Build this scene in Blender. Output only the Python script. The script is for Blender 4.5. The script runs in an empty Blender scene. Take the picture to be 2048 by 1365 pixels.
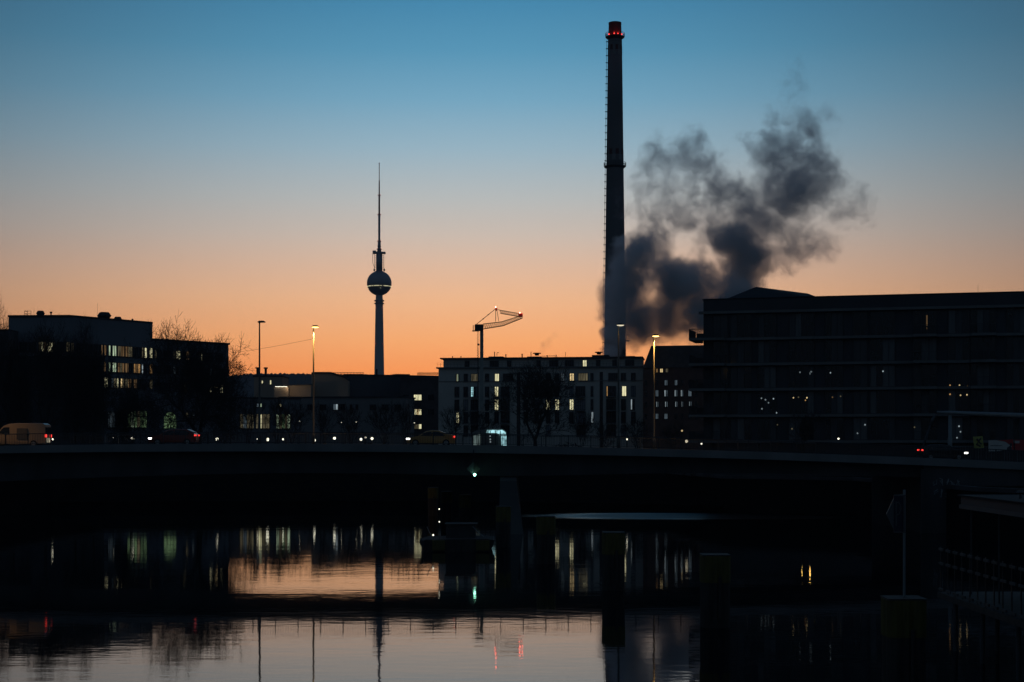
import bpy, bmesh, math, random
from mathutils import Vector, Matrix
import numpy as np
random.seed(7)
S = bpy.context.scene
COL = S.collection
R = math.radians
F = 3100.0; EYE = 7.95; HOR = 888.0; CX = 1024.0        # focal length in photo pixels, eye height, horizon row

# ------------------------------------------------------------------ camera
cd = bpy.data.cameras.new("camera"); cam = bpy.data.objects.new("camera", cd); COL.objects.link(cam)
cam.location = (0, 0, EYE); cam.rotation_euler = (R(90), 0, 0)
cd.sensor_width = 36; cd.lens = 36 * F / 2048; cd.shift_y = (HOR - 682.5) / 2048
cd.clip_start = 0.5; cd.clip_end = 9000
S.camera = cam

# ------------------------------------------------------------------ dusk sky
W = bpy.data.worlds.new("World"); S.world = W; W.use_nodes = True
nt = W.node_tree; nt.nodes.clear()
def N(t, **kw):
    n = nt.nodes.new(t)
    for k, v in kw.items(): setattr(n, k, v)
    return n
def math_(op, a, b=None):
    n = N('ShaderNodeMath', operation=op)
    for i, v in enumerate((a, b)):
        if v is None: continue
        if isinstance(v, (int, float)): n.inputs[i].default_value = v
        else: nt.links.new(v, n.inputs[i])
    return n.outputs[0]
def lin(c): return tuple(((v/255)/12.92 if v/255 <= .04045 else ((v/255+.055)/1.055)**2.4) for v in c)
tc = N('ShaderNodeTexCoord'); sx = N('ShaderNodeSeparateXYZ'); nt.links.new(tc.outputs['Generated'], sx.inputs[0])
X_, Y_, Z_ = sx.outputs
hl = math_('SQRT', math_('ADD', math_('MULTIPLY', X_, X_), math_('MULTIPLY', Y_, Y_)))
el = math_('DIVIDE', Z_, math_('MAXIMUM', hl, 0.0001))
ramp = N('ShaderNodeValToRGB')
rs = math_('MULTIPLY', el, 1.0)
nt.links.new(rs, ramp.inputs[0])
stops = [(0.000, (225, 118, 55)), (0.046, (249, 152, 86)), (0.067, (247, 170, 110)), (0.093, (238, 182, 138)), (0.112, (224, 184, 155)),
         (0.135, (203, 187, 174)), (0.157, (182, 184, 182)), (0.190, (147, 174, 188)), (0.222, (112, 159, 184)), (0.254, (83, 142, 173)),
         (0.286, (65, 127, 162)), (0.42, (42, 92, 124)), (0.70, (30, 66, 100)), (1.0, (22, 44, 74))]
cr = ramp.color_ramp
while len(cr.elements) < len(stops): cr.elements.new(0.5)
for e, (p, c) in zip(cr.elements, stops):
    e.position = p
for e, (p, c) in zip(cr.elements, stops):
    e.position = p; e.color = (*lin(c), 1)
az = math_('ARCTAN2', X_, Y_)
a0 = math_('DIVIDE', math_('ADD', az, R(1.0)), R(25.5))
fz = math_('EXPONENT', math_('MULTIPLY', math_('MULTIPLY', math_('MULTIPLY', a0, a0), -1.0), math_('ADD', math_('MULTIPLY', math_('MAXIMUM', math_('MINIMUM', el, 1.0), 0.0), 2.8), 0.85)))
ramp2 = N('ShaderNodeValToRGB'); nt.links.new(rs, ramp2.inputs[0])
r2 = ramp2.color_ramp
r2.elements[0].position = 0; r2.elements[0].color = (0.019, 0.027, 0.037, 1)
r2.elements[1].position = 1; r2.elements[1].color = (0.018, 0.036, 0.064, 1)
e = r2.elements.new(0.25); e.color = (0.024, 0.041, 0.060, 1)
mx = N('ShaderNodeMix', data_type='RGBA'); nt.links.new(fz, mx.inputs[0])
nt.links.new(ramp2.outputs[0], mx.inputs[6]); nt.links.new(ramp.outputs[0], mx.inputs[7])
bg1 = N('ShaderNodeBackground'); nt.links.new(mx.outputs[2], bg1.inputs[0]); bg1.inputs[1].default_value = 1.27
sky = N('ShaderNodeTexSky', sky_type='NISHITA'); sky.sun_disc = False
sky.sun_elevation = R(-4); sky.sun_rotation = R(-3); sky.air_density = 1.2; sky.dust_density = 1.5; sky.ozone_density = 3
bg2 = N('ShaderNodeBackground'); nt.links.new(sky.outputs[0], bg2.inputs[0]); bg2.inputs[1].default_value = 0.05
ad = N('ShaderNodeAddShader'); nt.links.new(bg1.outputs[0], ad.inputs[0]); nt.links.new(bg2.outputs[0], ad.inputs[1])
wo = N('ShaderNodeOutputWorld'); nt.links.new(ad.outputs[0], wo.inputs[0])
S.view_settings.view_transform = 'Standard'; S.view_settings.look = 'None'
S.view_settings.exposure = 0; S.view_settings.gamma = 1
S.cycles.volume_bounces = 4; S.cycles.volume_max_steps = 512; S.cycles.max_bounces = 6
S.cycles.use_denoising = True

# ------------------------------------------------------------------ materials
def mat(name, col, rough=.8, var=.25, scale=.6, metal=0, spec=.5, bump=0, col2=None, stretch=(1, 1, 1)):
    m = bpy.data.materials.new(name); m.use_nodes = True; t = m.node_tree; b = t.nodes['Principled BSDF']
    b.inputs['Roughness'].default_value = rough; b.inputs['Metallic'].default_value = metal
    b.inputs['Specular IOR Level'].default_value = spec
    co = t.nodes.new('ShaderNodeTexCoord'); mp = t.nodes.new('ShaderNodeMapping'); mp.inputs['Scale'].default_value = stretch
    t.links.new(co.outputs['Object'], mp.inputs[0])
    n = t.nodes.new('ShaderNodeTexNoise'); n.inputs['Scale'].default_value = scale; n.inputs['Detail'].default_value = 5
    t.links.new(mp.outputs[0], n.inputs['Vector'])
    r = t.nodes.new('ShaderNodeValToRGB'); c2 = col2 or tuple(v * (1 + var) for v in col)
    r.color_ramp.elements[0].position = .3; r.color_ramp.elements[1].position = .7
    r.color_ramp.elements[0].color = (*[v * (1 - var) for v in col], 1); r.color_ramp.elements[1].color = (*c2, 1)
    t.links.new(n.outputs[0], r.inputs[0]); t.links.new(r.outputs[0], b.inputs['Base Color'])
    if bump:
        bu = t.nodes.new('ShaderNodeBump'); bu.inputs['Strength'].default_value = bump; bu.inputs['Distance'].default_value = .05
        t.links.new(n.outputs[0], bu.inputs['Height']); t.links.new(bu.outputs[0], b.inputs['Normal'])
    return m
def emi(name, col, st, var=0.0, scale=(3, 3, .3)):
    m = bpy.data.materials.new(name); m.use_nodes = True; t = m.node_tree; b = t.nodes['Principled BSDF']
    b.inputs['Base Color'].default_value = (.02, .02, .02, 1); b.inputs['Emission Color'].default_value = (*col, 1)
    b.inputs['Emission Strength'].default_value = st; b.inputs['Roughness'].default_value = .4
    if var:
        co = t.nodes.new('ShaderNodeTexCoord'); mp = t.nodes.new('ShaderNodeMapping'); mp.inputs['Scale'].default_value = scale
        t.links.new(co.outputs['Object'], mp.inputs[0])
        n = t.nodes.new('ShaderNodeTexNoise'); n.inputs['Scale'].default_value = 1.0; n.inputs['Detail'].default_value = 2
        t.links.new(mp.outputs[0], n.inputs['Vector'])
        mr = t.nodes.new('ShaderNodeMapRange'); mr.inputs[1].default_value = .35; mr.inputs[2].default_value = .65
        mr.inputs[3].default_value = st * (1 - var); mr.inputs[4].default_value = st * (1 + var * .5)
        t.links.new(n.outputs[0], mr.inputs[0]); t.links.new(mr.outputs[0], b.inputs['Emission Strength'])
    return m
M = {}
M['plaster'] = mat('pale_plaster', (.52, .50, .45), .9, .12, .15)
M['plaster2'] = mat('grey_plaster', (.20, .20, .20), .9, .15, .12)
M['office'] = mat('office_cladding', (.17, .18, .20), .8, .15, .1)
M['officedark'] = mat('dark_cladding', (.08, .085, .095), .8, .2, .1)
M['beige'] = mat('beige_render', (.40, .31, .24), .9, .15, .08)
M['brick'] = mat('red_brick', (.13, .07, .055), .9, .2, .8)
M['brickd'] = mat('dark_brick', (.07, .06, .06), .9, .2, .8)
M['roof'] = mat('roof_felt', (.045, .045, .05), .9, .3, .3)
M['tile'] = mat('roof_tile', (.06, .045, .04), .9, .3, 1.0)
M['zinc'] = mat('roof_zinc', (.022, .025, .030), .8, .15, .3, spec=.15)
M['blackpanel'] = mat('dark_facade_panel', (.045, .047, .055), .7, .2, .2)
M['slab'] = mat('balcony_slab_concrete', (.16, .16, .16), .8, .12, .4)
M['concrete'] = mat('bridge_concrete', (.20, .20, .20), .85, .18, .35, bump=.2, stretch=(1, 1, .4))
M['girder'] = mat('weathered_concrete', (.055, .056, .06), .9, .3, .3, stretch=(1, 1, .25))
M['tower'] = mat('tower_concrete', (.50, .49, .47), .8, .06, .02)
M['towermetal'] = mat('tower_steel_cladding', (.30, .31, .33), .45, .08, .2, metal=.5)
M['redwhite'] = mat('antenna_red', (.30, .07, .06), .6, .1, .2)
M['chim'] = mat('chimney_concrete', (.14, .14, .145), .9, .12, .06)
M['chimred'] = mat('chimney_red_paint', (.09, .03, .026), .8, .15, .2)
M['chimwhite'] = mat('chimney_pale_paint', (.20, .20, .20), .8, .15, .2)
M['steel'] = mat('dark_steel', (.05, .055, .06), .5, .15, 1, metal=.6)
M['galv'] = mat('galvanised_steel', (.20, .23, .24), .5, .1, 1, metal=.3)
M['yellow'] = mat('faded_yellow_paint', (.085, .070, .010), .7, .35, 2.0, stretch=(3, 3, .5))
M['pile'] = mat('rusty_pile_steel', (.035, .03, .027), .85, .4, 1.5, stretch=(2, 2, .4))
M['craneyel'] = mat('crane_paint', (.28, .24, .14), .6, .15, 1)
M['cranemast'] = mat('crane_mast_grey', (.30, .32, .30), .6, .12, 1)
M['cranered'] = mat('crane_red_paint', (.45, .05, .03), .6, .1, 1)
M['bark'] = mat('bark', (.035, .03, .026), .95, .3, 3)
M['asphalt'] = mat('asphalt', (.05, .05, .052), .9, .2, .8)
M['earth'] = mat('bank_ground', (.014, .014, .012), .95, .35, .15, spec=0)
M['hill'] = mat('wooded_hill', (.03, .045, .045), .95, .3, .05)
M['white'] = mat('white_panel', (.55, .54, .50), .7, .08, 1)
M['red'] = mat('red_print', (.42, .04, .04), .7, .1, 1)
M['blue'] = mat('sign_blue', (.006, .010, .032), .5, .1, 2)
M['signwhite'] = mat('sign_white', (.075, .08, .085), .5, .08, 2)
M['text'] = mat('dark_lettering', (.05, .05, .06), .7, .1, 2)
M['rubber'] = mat('rubber', (.02, .02, .02), .9, .2, 2)
M['poster'] = mat('poster_print', (.42, .42, .12), .8, .35, 3.0)
M['vanpaint'] = mat('van_white_paint', (.30, .235, .17), .35, .05, 1)
M['redpaint'] = mat('car_red_paint', (.20, .03, .02), .3, .05, 1)
M['ochre'] = mat('car_cream_paint', (.55, .27, .08), .3, .05, 1)
M['blackpaint'] = mat('car_black_paint', (.015, .016, .02), .25, .05, 1)
M['chrome'] = mat('wheel_rim', (.3, .3, .3), .4, .05, 1, metal=.8)
M['lamppole'] = mat('lamp_pole_paint', (.11, .11, .10), .6, .1, 1)
M['oldmetal'] = mat('old_metal', (.07, .075, .08), .7, .15, 1)
M['pierc'] = mat('pier_concrete', (.10, .105, .105), .9, .2, .3)
M['scrub'] = mat('dark_bank_scrub', (.008, .008, .007), .95, .4, .6, spec=0)
M['jboard'] = mat('weathered_board', (.06, .06, .06), .8, .5, 3)
M['graffiti'] = mat('graffiti_paint', (.30, .32, .34), .8, .2, 2)
M['glass'] = mat('dark_window_glass', (.012, .014, .018), .08, .1, 1)
M['rbcurtain'] = mat('dark_curtain', (.12, .125, .13), .5, .2, 2, stretch=(3, 3, .2))
M['rbcurtain2'] = mat('darker_curtain', (.06, .063, .068), .5, .2, 2, stretch=(3, 3, .2))
M['frame'] = mat('window_frame_dark', (.05, .05, .055), .6, .1, 1)
M['framew'] = mat('window_frame_pale', (.30, .30, .29), .6, .1, 1)
M['curtain'] = mat('curtain_behind_glass', (.20, .21, .24), .5, .25, 2.5, stretch=(3, 3, .2))
WARM = emi('lit_window_warm', (1, .74, .36), .75, .5)
YEL = emi('lit_window_yellow', (1, .93, .55), .85, .35)
GRN = emi('lit_window_greenish', (.72, .92, .62), .5, .5)
DGRN = emi('lit_window_dim_green', (.38, .62, .30), .22, .8, (1.2, 1.2, .8))
DIM = emi('lit_window_dim', (.85, .72, .42), .10, .7)
BRN = emi('lit_window_brown', (.85, .50, .22), .13, .6)
ORG = emi('lit_window_orange', (1, .55, .2), .32, .6)
COOL = emi('lit_window_cool', (.75, .92, 1), .3, .6)
DCOOL = emi('lit_window_dim_cool', (.55, .75, .9), .09, .6)
TEAL = emi('site_light_teal', (.45, .85, .92), .8, .7, (1.5, 1.5, 1.5))
LAMP = emi('sodium_lamp', (1, .62, .17), 5)
SODL = emi('low_sodium_lamp', (1, .60, .14), 14)
LAMPD = emi('warm_lamp_dim', (1, .88, .62), .85)
GLOBE = emi('globe_lamp', (1, .96, .74), 2.4)
REDL = emi('red_warning_light', (1, .05, .04), 4)
REDS = emi('red_warning_light_faint', (1, .12, .10), .9)
PINK = emi('pale_red_light', (1, .55, .45), 3)
CRL = emi('crane_warning_light', (1, .22, .16), 16)
GREENL = emi('green_signal_light', (.35, 1, .70), 9)
HEAD = emi('headlight', (1, .98, .9), 6)
TAIL = emi('tail_light', (1, .05, .04), 1.6)
PLATE = emi('plate_light', (1, .9, .65), .3, .6, (4, 4, 4))

# ------------------------------------------------------------------ mesh helpers
class MB:
    def __init__(s): s.v = []; s.f = []; s.m = []; s.mats = []
    def mi(s, m):
        if m not in s.mats: s.mats.append(m)
        return s.mats.index(m)
    def add(s, vs, fs, m):
        k = len(s.v); s.v += [tuple(v) for v in vs]; i = s.mi(m)
        for f in fs: s.f.append(tuple(k + q for q in f)); s.m.append(i)
        return s
    def hexa(s, p, m):      # 8 points: bottom ring 0-3, top ring 4-7
        return s.add(p, [(0, 3, 2, 1), (4, 5, 6, 7), (0, 1, 5, 4), (1, 2, 6, 5), (2, 3, 7, 6), (3, 0, 4, 7)], m)
    def box(s, x0, y0, z0, x1, y1, z1, m):
        return s.hexa([(x0, y0, z0), (x1, y0, z0), (x1, y1, z0), (x0, y1, z0), (x0, y0, z1), (x1, y0, z1), (x1, y1, z1), (x0, y1, z1)], m)
    def tube(s, pts, rads, m, n=8, cap=True):
        pts = [Vector(p) for p in pts]
        if isinstance(rads, (int, float)): rads = [rads] * len(pts)
        vs = []; prev = None
        for i, p in enumerate(pts):
            d = (pts[min(i+1, len(pts)-1)] - pts[max(i-1, 0)]).normalized()
            a = prev if prev is not None else (Vector((0, 0, 1)) if abs(d.z) < .9 else Vector((1, 0, 0)))
            u = (a - d * a.dot(d)).normalized(); w = d.cross(u); prev = u
            for k in range(n):
                t = 2 * math.pi * k / n
                vs.append(p + (u * math.cos(t) + w * math.sin(t)) * rads[i])
        fs = []
        for i in range(len(pts)-1):
            for k in range(n):
                fs.append((i*n+k, i*n+(k+1) % n, (i+1)*n+(k+1) % n, (i+1)*n+k))
        if cap: fs += [tuple(range(n))[::-1], tuple(range((len(pts)-1)*n, len(pts)*n))]
        return s.add(vs, fs, m)
    def lathe(s, cx, cy, prof, m, n=24):   # prof: (r, z)
        vs = [(cx + r*math.cos(2*math.pi*k/n), cy + r*math.sin(2*math.pi*k/n), z) for r, z in prof for k in range(n)]
        fs = [(i*n+k, i*n+(k+1) % n, (i+1)*n+(k+1) % n, (i+1)*n+k) for i in range(len(prof)-1) for k in range(n)]
        fs += [tuple(range(n))[::-1], tuple(range((len(prof)-1)*n, len(prof)*n))]
        return s.add(vs, fs, m)
    def prism(s, poly, a, b, m, axis='y'):  # poly 2D extruded from a to b along axis
        n = len(poly)
        if axis == 'y': vs = [(x, a, z) for x, z in poly] + [(x, b, z) for x, z in poly]
        elif axis == 'z': vs = [(x, y, a) for x, y in poly] + [(x, y, b) for x, y in poly]
        else: vs = [(a, y, z) for y, z in poly] + [(b, y, z) for y, z in poly]
        fs = [tuple(range(n)), tuple(range(n, 2*n))[::-1]] + [(i, i+n, (i+1) % n + n, (i+1) % n) for i in range(n)]
        return s.add(vs, fs, m)
    def mesh(s, name, off=(0, 0, 0)):
        me = bpy.data.meshes.new(name)
        me.from_pydata([(x-off[0], y-off[1], z-off[2]) for x, y, z in s.v], [], s.f)
        for m in s.mats: me.materials.append(m)
        me.polygons.foreach_set('material_index', s.m)
        bm = bmesh.new(); bm.from_mesh(me); bmesh.ops.recalc_face_normals(bm, faces=bm.faces); bm.to_mesh(me); bm.free()
        me.update(); return me
    def build(s, name, parent=None, smooth=False):
        off = parent_off(parent)
        me = s.mesh(name, off)
        if smooth: me.polygons.foreach_set('use_smooth', [True]*len(me.polygons))
        o = bpy.data.objects.new(name, me); COL.objects.link(o); o.parent = parent
        return o
def parent_off(p):
    v = Vector((0, 0, 0))
    while p is not None: v += p.location; p = p.parent
    return v
def tag(o, label, cat, group=None, kind=None):
    if label: o['label'] = label
    if cat: o['category'] = cat
    if group: o['group'] = group
    if kind: o['kind'] = kind
    return o
def thing(name, label, cat, loc=(0, 0, 0), group=None):
    o = bpy.data.objects.new(name, None); COL.objects.link(o); o.location = loc; o.empty_display_size = .5
    return tag(o, label, cat, group)
def copy_tree(o, parent=None):
    c = o.copy(); COL.objects.link(c); c.parent = parent
    for ch in [k for k in bpy.data.objects if k.parent == o]: copy_tree(ch, c)
    return c
def P(px, py, d): return Vector(((px-CX)*d/F, d, EYE-(py-HOR)*d/F))
def PX(px, d): return (px-CX)*d/F
def PZ(py, d): return EYE-(py-HOR)*d/F

class Facade:               # vertical wall plane between two plan points
    def __init__(s, pa, da, pb, db, root):
        s.A = Vector((PX(pa, da), da, 0)); s.B = Vector((PX(pb, db), db, 0))
        s.u = (s.B-s.A).normalized(); s.L = (s.B-s.A).length; s.n = Vector((s.u.y, -s.u.x, 0)); s.root = root
    def t(s, px):
        k = (px-CX)/F; D = s.B-s.A
        return (k*s.A.y-s.A.x)/(D.x-k*D.y)*s.L
    def z(s, px, py): return PZ(py, (s.A+s.u*s.t(px)).y)
    def hx(s, mb, t0, t1, z0, z1, n0, n1, m):
        a = s.A+s.u*t0; b = s.A+s.u*t1
        p = [a+s.n*n1, b+s.n*n1, b+s.n*n0, a+s.n*n0]
        return mb.hexa([(q.x, q.y, z0) for q in p]+[(q.x, q.y, z1) for q in p], m)
    def body(s, name, z0, z1, depth, m, t0=0, t1=None, n1=0, parent=None):
        mb = MB(); s.hx(mb, t0, s.L if t1 is None else t1, z0, z1, -depth, n1, m); return mb.build(name, parent or s.root)
    def window(s, px0, px1, z0, z1, pane, fm=None, cols=2, fr=.10, rows=1, label=None, arch=False):
        fm = fm or M['frame']; t0, t1 = s.t(px0), s.t(px1); mb = MB()
        if arch:
            n = 12; c = (t0+t1)/2; r = (t1-t0)/2; zc = z1-r
            ring = [(c+r*math.cos(math.pi*i/n), zc+r*math.sin(math.pi*i/n)) for i in range(n+1)]+[(t0, z0), (t1, z0)]
            q = []
            for off in (.05, -.02):
                for t, z in ring:
                    p = s.A+s.u*t+s.n*off; q.append((p.x, p.y, z))
            k = len(ring); mb.add(q, [tuple(range(k)), tuple(range(k, 2*k))[::-1]]+[(i, (i+1) % k, (i+1) % k+k, i+k) for i in range(k)], pane)
            for i in range(1, 4): s.hx(mb, t0+(t1-t0)*i/4-.03, t0+(t1-t0)*i/4+.03, z0, zc, .052, .09, fm)
            s.hx(mb, t0, t1, zc-.05, zc+.05, .055, .11, fm)
            return mb.build('window', s.root)
        s.hx(mb, t0-fr, t0, z0-fr, z1+fr, -.02, .14, fm); s.hx(mb, t1, t1+fr, z0-fr, z1+fr, -.02, .14, fm)
        s.hx(mb, t0, t1, z1, z1+fr, -.02, .137, fm); s.hx(mb, t0-fr, t1+fr, z0-fr-.08, z0-fr, -.02, .22, fm); s.hx(mb, t0, t1, z0-fr, z0, -.02, .137, fm)
        for i in range(1, cols):
            t = t0+(t1-t0)*i/cols; s.hx(mb, t-fr*.4, t+fr*.4, z0, z1, .035, .11, fm)
        for i in range(1, rows):
            z = z0+(z1-z0)*i/rows; s.hx(mb, t0, t1, z-fr*.4, z+fr*.4, .035, .105, fm)
        panes = pane if isinstance(pane, (list, tuple)) else [pane]
        o = mb.build('window', s.root)
        pb = MB(); k = len(panes)
        for i, pm in enumerate(panes):
            s.hx(pb, t0+(t1-t0)*i/k+.001, t0+(t1-t0)*(i+1)/k-.001, z0, z1, -.01, .03, pm)
        pb.build('pane', o)
        if label: o['label'] = label
        return o

# ------------------------------------------------------------------ water and ground
def water_mat():
    m = bpy.data.materials.new('river_water'); m.use_nodes = True; t = m.node_tree; b = t.nodes['Principled BSDF']
    b.inputs['Base Color'].default_value = (.004, .006, .008, 1); b.inputs['IOR'].default_value = 1.33
    co = t.nodes.new('ShaderNodeTexCoord')
    def noise(sc, st, det, rot=0):
        mp = t.nodes.new('ShaderNodeMapping'); mp.inputs['Scale'].default_value = st; mp.inputs['Rotation'].default_value[2] = rot
        t.links.new(co.outputs['Object'], mp.inputs[0])
        n = t.nodes.new('ShaderNodeTexNoise'); n.inputs['Scale'].default_value = sc; n.inputs['Detail'].default_value = det
        t.links.new(mp.outputs[0], n.inputs['Vector']); return n.outputs[0]
    def mth(op, a, bb):
        n = t.nodes.new('ShaderNodeMath'); n.operation = op
        for i, v in enumerate((a, bb)):
            if isinstance(v, (int, float)): n.inputs[i].default_value = v
            else: t.links.new(v, n.inputs[i])
        return n.outputs[0]
    # wind-ruffled patch just beyond the bridge, right of the pier
    mp = t.nodes.new('ShaderNodeMapping'); mp.inputs['Location'].default_value = (-22/22, -171/9.5, 0); mp.inputs['Scale'].default_value = (1/22, 1/9.5, 1)
    mp.vector_type = 'POINT'; t.links.new(co.outputs['Object'], mp.inputs[0])
    ln = t.nodes.new('ShaderNodeVectorMath'); ln.operation = 'LENGTH'; t.links.new(mp.outputs[0], ln.inputs[0])
    mr = t.nodes.new('ShaderNodeMapRange'); mr.inputs[1].default_value = 1.05; mr.inputs[2].default_value = .6; mr.inputs[3].default_value = 0; mr.inputs[4].default_value = 1
    t.links.new(ln.outputs[1], mr.inputs[0]); patch = mr.outputs[0]
    h = mth('ADD', mth('MULTIPLY', noise(.35, (.5, 1, 1), 3), .0068), mth('MULTIPLY', noise(1.6, (.45, 1, 1), 3, .15), .0030))
    h = mth('ADD', h, mth('MULTIPLY', noise(.06, (.6, 1, 1), 2), .012))
    h = mth('ADD', h, mth('MULTIPLY', mth('MULTIPLY', noise(1.2, (.5, 1, 1), 3), patch), .13))
    bu = t.nodes.new('ShaderNodeBump'); bu.inputs['Strength'].default_value = 1; bu.inputs['Distance'].default_value = 1.0
    t.links.new(h, bu.inputs['Height']); t.links.new(bu.outputs[0], b.inputs['Normal'])
    ro = mth('ADD', mth('MULTIPLY', patch, .42), .030); t.links.new(ro, b.inputs['Roughness'])
    return m
M['water'] = water_mat()
mb = MB(); mb.add([(-400, -400, 0), (200, -400, 0), (200, 240, 0), (-400, 240, 0)], [(0, 1, 2, 3)], M['water'])
tag(mb.build('river_water'), None, None, kind='structure')
GZ = 4.2
bank = [(-56, 188), (-20, 191), (2, 187), (20, 180), (24, 177)]
plan = [(-60, -300), (-62, 100), (-58, 150), (-56, 215), (-20, 217), (2, 214), (21, 208), (24.3, 178), (37, 168), (38, 150), (39, 130), (46, 112), (52, 60), (54, -300), (6000, -300), (6000, 7000), (-6000, 7000), (-6000, -300)]
mb = MB(); mb.prism(plan, -2, GZ, M['earth'], 'z')
tag(mb.build('ground'), None, None, kind='structure')
mb = MB()   # quay coping along the far bank
for (x0, y0), (x1, y1) in zip(plan[1:13], plan[2:14]):
    a, b = Vector((x0, y0, 0)), Vector((x1, y1, 0)); u = (b-a).normalized(); n = Vector((u.y, -u.x, 0))*.15; w = -n*4
    p = [a+n, b+n, b+w, a+w]; mb.hexa([(q.x, q.y, GZ-.25) for q in p]+[(q.x, q.y, GZ+.12) for q in p], M['girder'])
tag(mb.build('quay_coping'), None, None, kind='structure')

mb = MB(); vs = []
for x, y in bank: vs += [(x, y, -2), (x, y, .9), (x, y+.6, .95), (x+(0 if x < 20 else .2), y+28.5, GZ-.27), (x, y+28.5, -2)]
fs = [(i*5+k_, i*5+(k_+1) % 5, i*5+5+(k_+1) % 5, i*5+5+k_) for i in range(len(bank)-1) for k_ in range(5)]
n = (len(bank)-1)*5; fs += [(4, 3, 2, 1, 0), tuple(range(n, n+5))]
mb.add(vs, fs, M['scrub']); tag(mb.build('river_bank'), None, None, kind='structure')
# ------------------------------------------------------------------ bridge
YN, YF = 137.5, 158.0
def deck(x):
    px = CX+x*F/YN
    return EYE - 37*((px-500)/1548)**2*YN/F
bridge = thing('road_bridge', 'long low concrete road bridge crossing the whole river on one pale pier', 'bridge', (0, YN, 0))
xs = [-75+i*3 for i in range(60)]
def strip(name, y0, y1, ztop, zbot, m, x0=-75, x1=102):
    mb = MB(); X = [x for x in xs if x0 <= x <= x1]; vs = []
    for x in X: vs += [(x, y0, zbot(x)), (x, y0, ztop(x)), (x, y1, ztop(x)), (x, y1, zbot(x))]
    fs = []
    for i in range(len(X)-1):
        for k in range(4): fs.append((i*4+k, i*4+(k+1) % 4, (i+1)*4+(k+1) % 4, (i+1)*4+k))
    n = (len(X)-1)*4; fs += [(3, 2, 1, 0), (n, n+1, n+2, n+3)]
    return mb.add(vs, fs, m).build(name, bridge)
strip('parapet_beam', YN, YN+.45, lambda x: deck(x), lambda x: deck(x)-.68, M['concrete'])
strip('parapet_beam', YF-.45, YF, lambda x: deck(x), lambda x: deck(x)-.68, M['concrete'])
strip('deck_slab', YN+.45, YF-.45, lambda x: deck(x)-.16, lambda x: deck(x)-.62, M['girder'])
strip('road_surface', YN+3.0, YF-3.0, lambda x: deck(x)-.145, lambda x: deck(x)-.158, M['asphalt'])
def soffit(x, y): return min(deck(x)-.75, 5.32-.25*math.exp(-(x/9)**2)-.5*max(0, (abs(x)-20)/20)**1.5+(y-YN-1.2)*.112)
mb = MB(); X = [x for x in xs if -75 <= x <= 45]; ys_ = (YN+1.2, YN+6, YF-1.4)
vs = []
for x in X: vs += [(x, y, soffit(x, y)) for y in ys_]+[(x, ys_[2], deck(x)-.623), (x, ys_[0], deck(x)-.623)]
fs = [(i*5+k, i*5+(k+1) % 5, i*5+5+(k+1) % 5, i*5+5+k) for i in range(len(X)-1) for k in range(5)]
n = (len(X)-1)*5; fs += [(4, 3, 2, 1, 0), tuple(range(n, n+5))]
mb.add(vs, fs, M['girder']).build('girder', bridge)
for y0, y1 in ((YN-1.5, YN+6.5), (YF-6.5, YF-2.0)):
    z0p, z1p = (4.95, 5.5) if y0 < YN else (6.2, 6.6)
    mb = MB(); mb.hexa([(-1.25, y0, -1.5), (1.15, y0, -1.5), (1.15, y1, -1.5), (-1.25, y1, -1.5), (-1.05, y0+.3, 4.7), (.4, y0+.3, 4.7), (.4, y1, z1p), (-1.05, y1, z1p)], M['pierc']); mb.build('pier', bridge)
mb = MB(); mb.box(36.6, YN+.3, -1, 60, YF-.3, 7.0-.9, M['girder']); mb.box(36.3, YN+.1, -1, 36.59, YN+.6, 5.7, M['girder'])
mb.build('abutment', bridge)
mb = MB(); rnd = random.Random(4)       # illegible outlined lettering sprayed on the abutment
for row, zz in enumerate((4.55, 3.55)):
    for k in range(5):
        cx = 37.6+k*.52+row*.1
        pts = [(cx+rnd.uniform(-.22, .22), YN+.27, zz+rnd.uniform(-.4, .4)) for _ in range(7)]
        mb.tube(pts, .03, M['graffiti'], 4)
gr = mb.build('graffiti', bridge); gr['label'] = 'pale scribbled graffiti'

def railing(y, label):
    r = thing('bridge_railing', label, 'railing', (0, y, EYE), 'railings along the bridge')
    a = MB(); X = [-72+i*3 for i in range(56)]
    a.tube([(x, y, deck(x)+1.02) for x in X], .035, M['steel'], 6)
    a.build('top_rail', r)
    a = MB(); a.tube([(x, y, deck(x)+.12) for x in X], .022, M['steel'], 4); a.build('bottom_rail', r)
    pk = MB(); x = -71.9
    while x < 93:
        z = deck(x); pk.box(x-.011, y-.011, z+.12, x+.011, y+.011, z+1.0, M['steel']); x += .145
    pk.build('picket_infill', r)
    x = -71
    while x < 93:
        z = deck(x); q = MB(); q.box(x-.035, y-.04, z-.02, x+.035, y+.04, z+1.03, M['steel']); q.box(x-.11, y-.2, z-.01, x+.11, y+.12, z+.035, M['steel']); q.build('post', r); x += 2.0
railing(YN+.22, 'dark picket railing on the near edge of the bridge')
railing(YF-.22, 'dark picket railing on the far edge of the bridge, behind the traffic')

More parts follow.
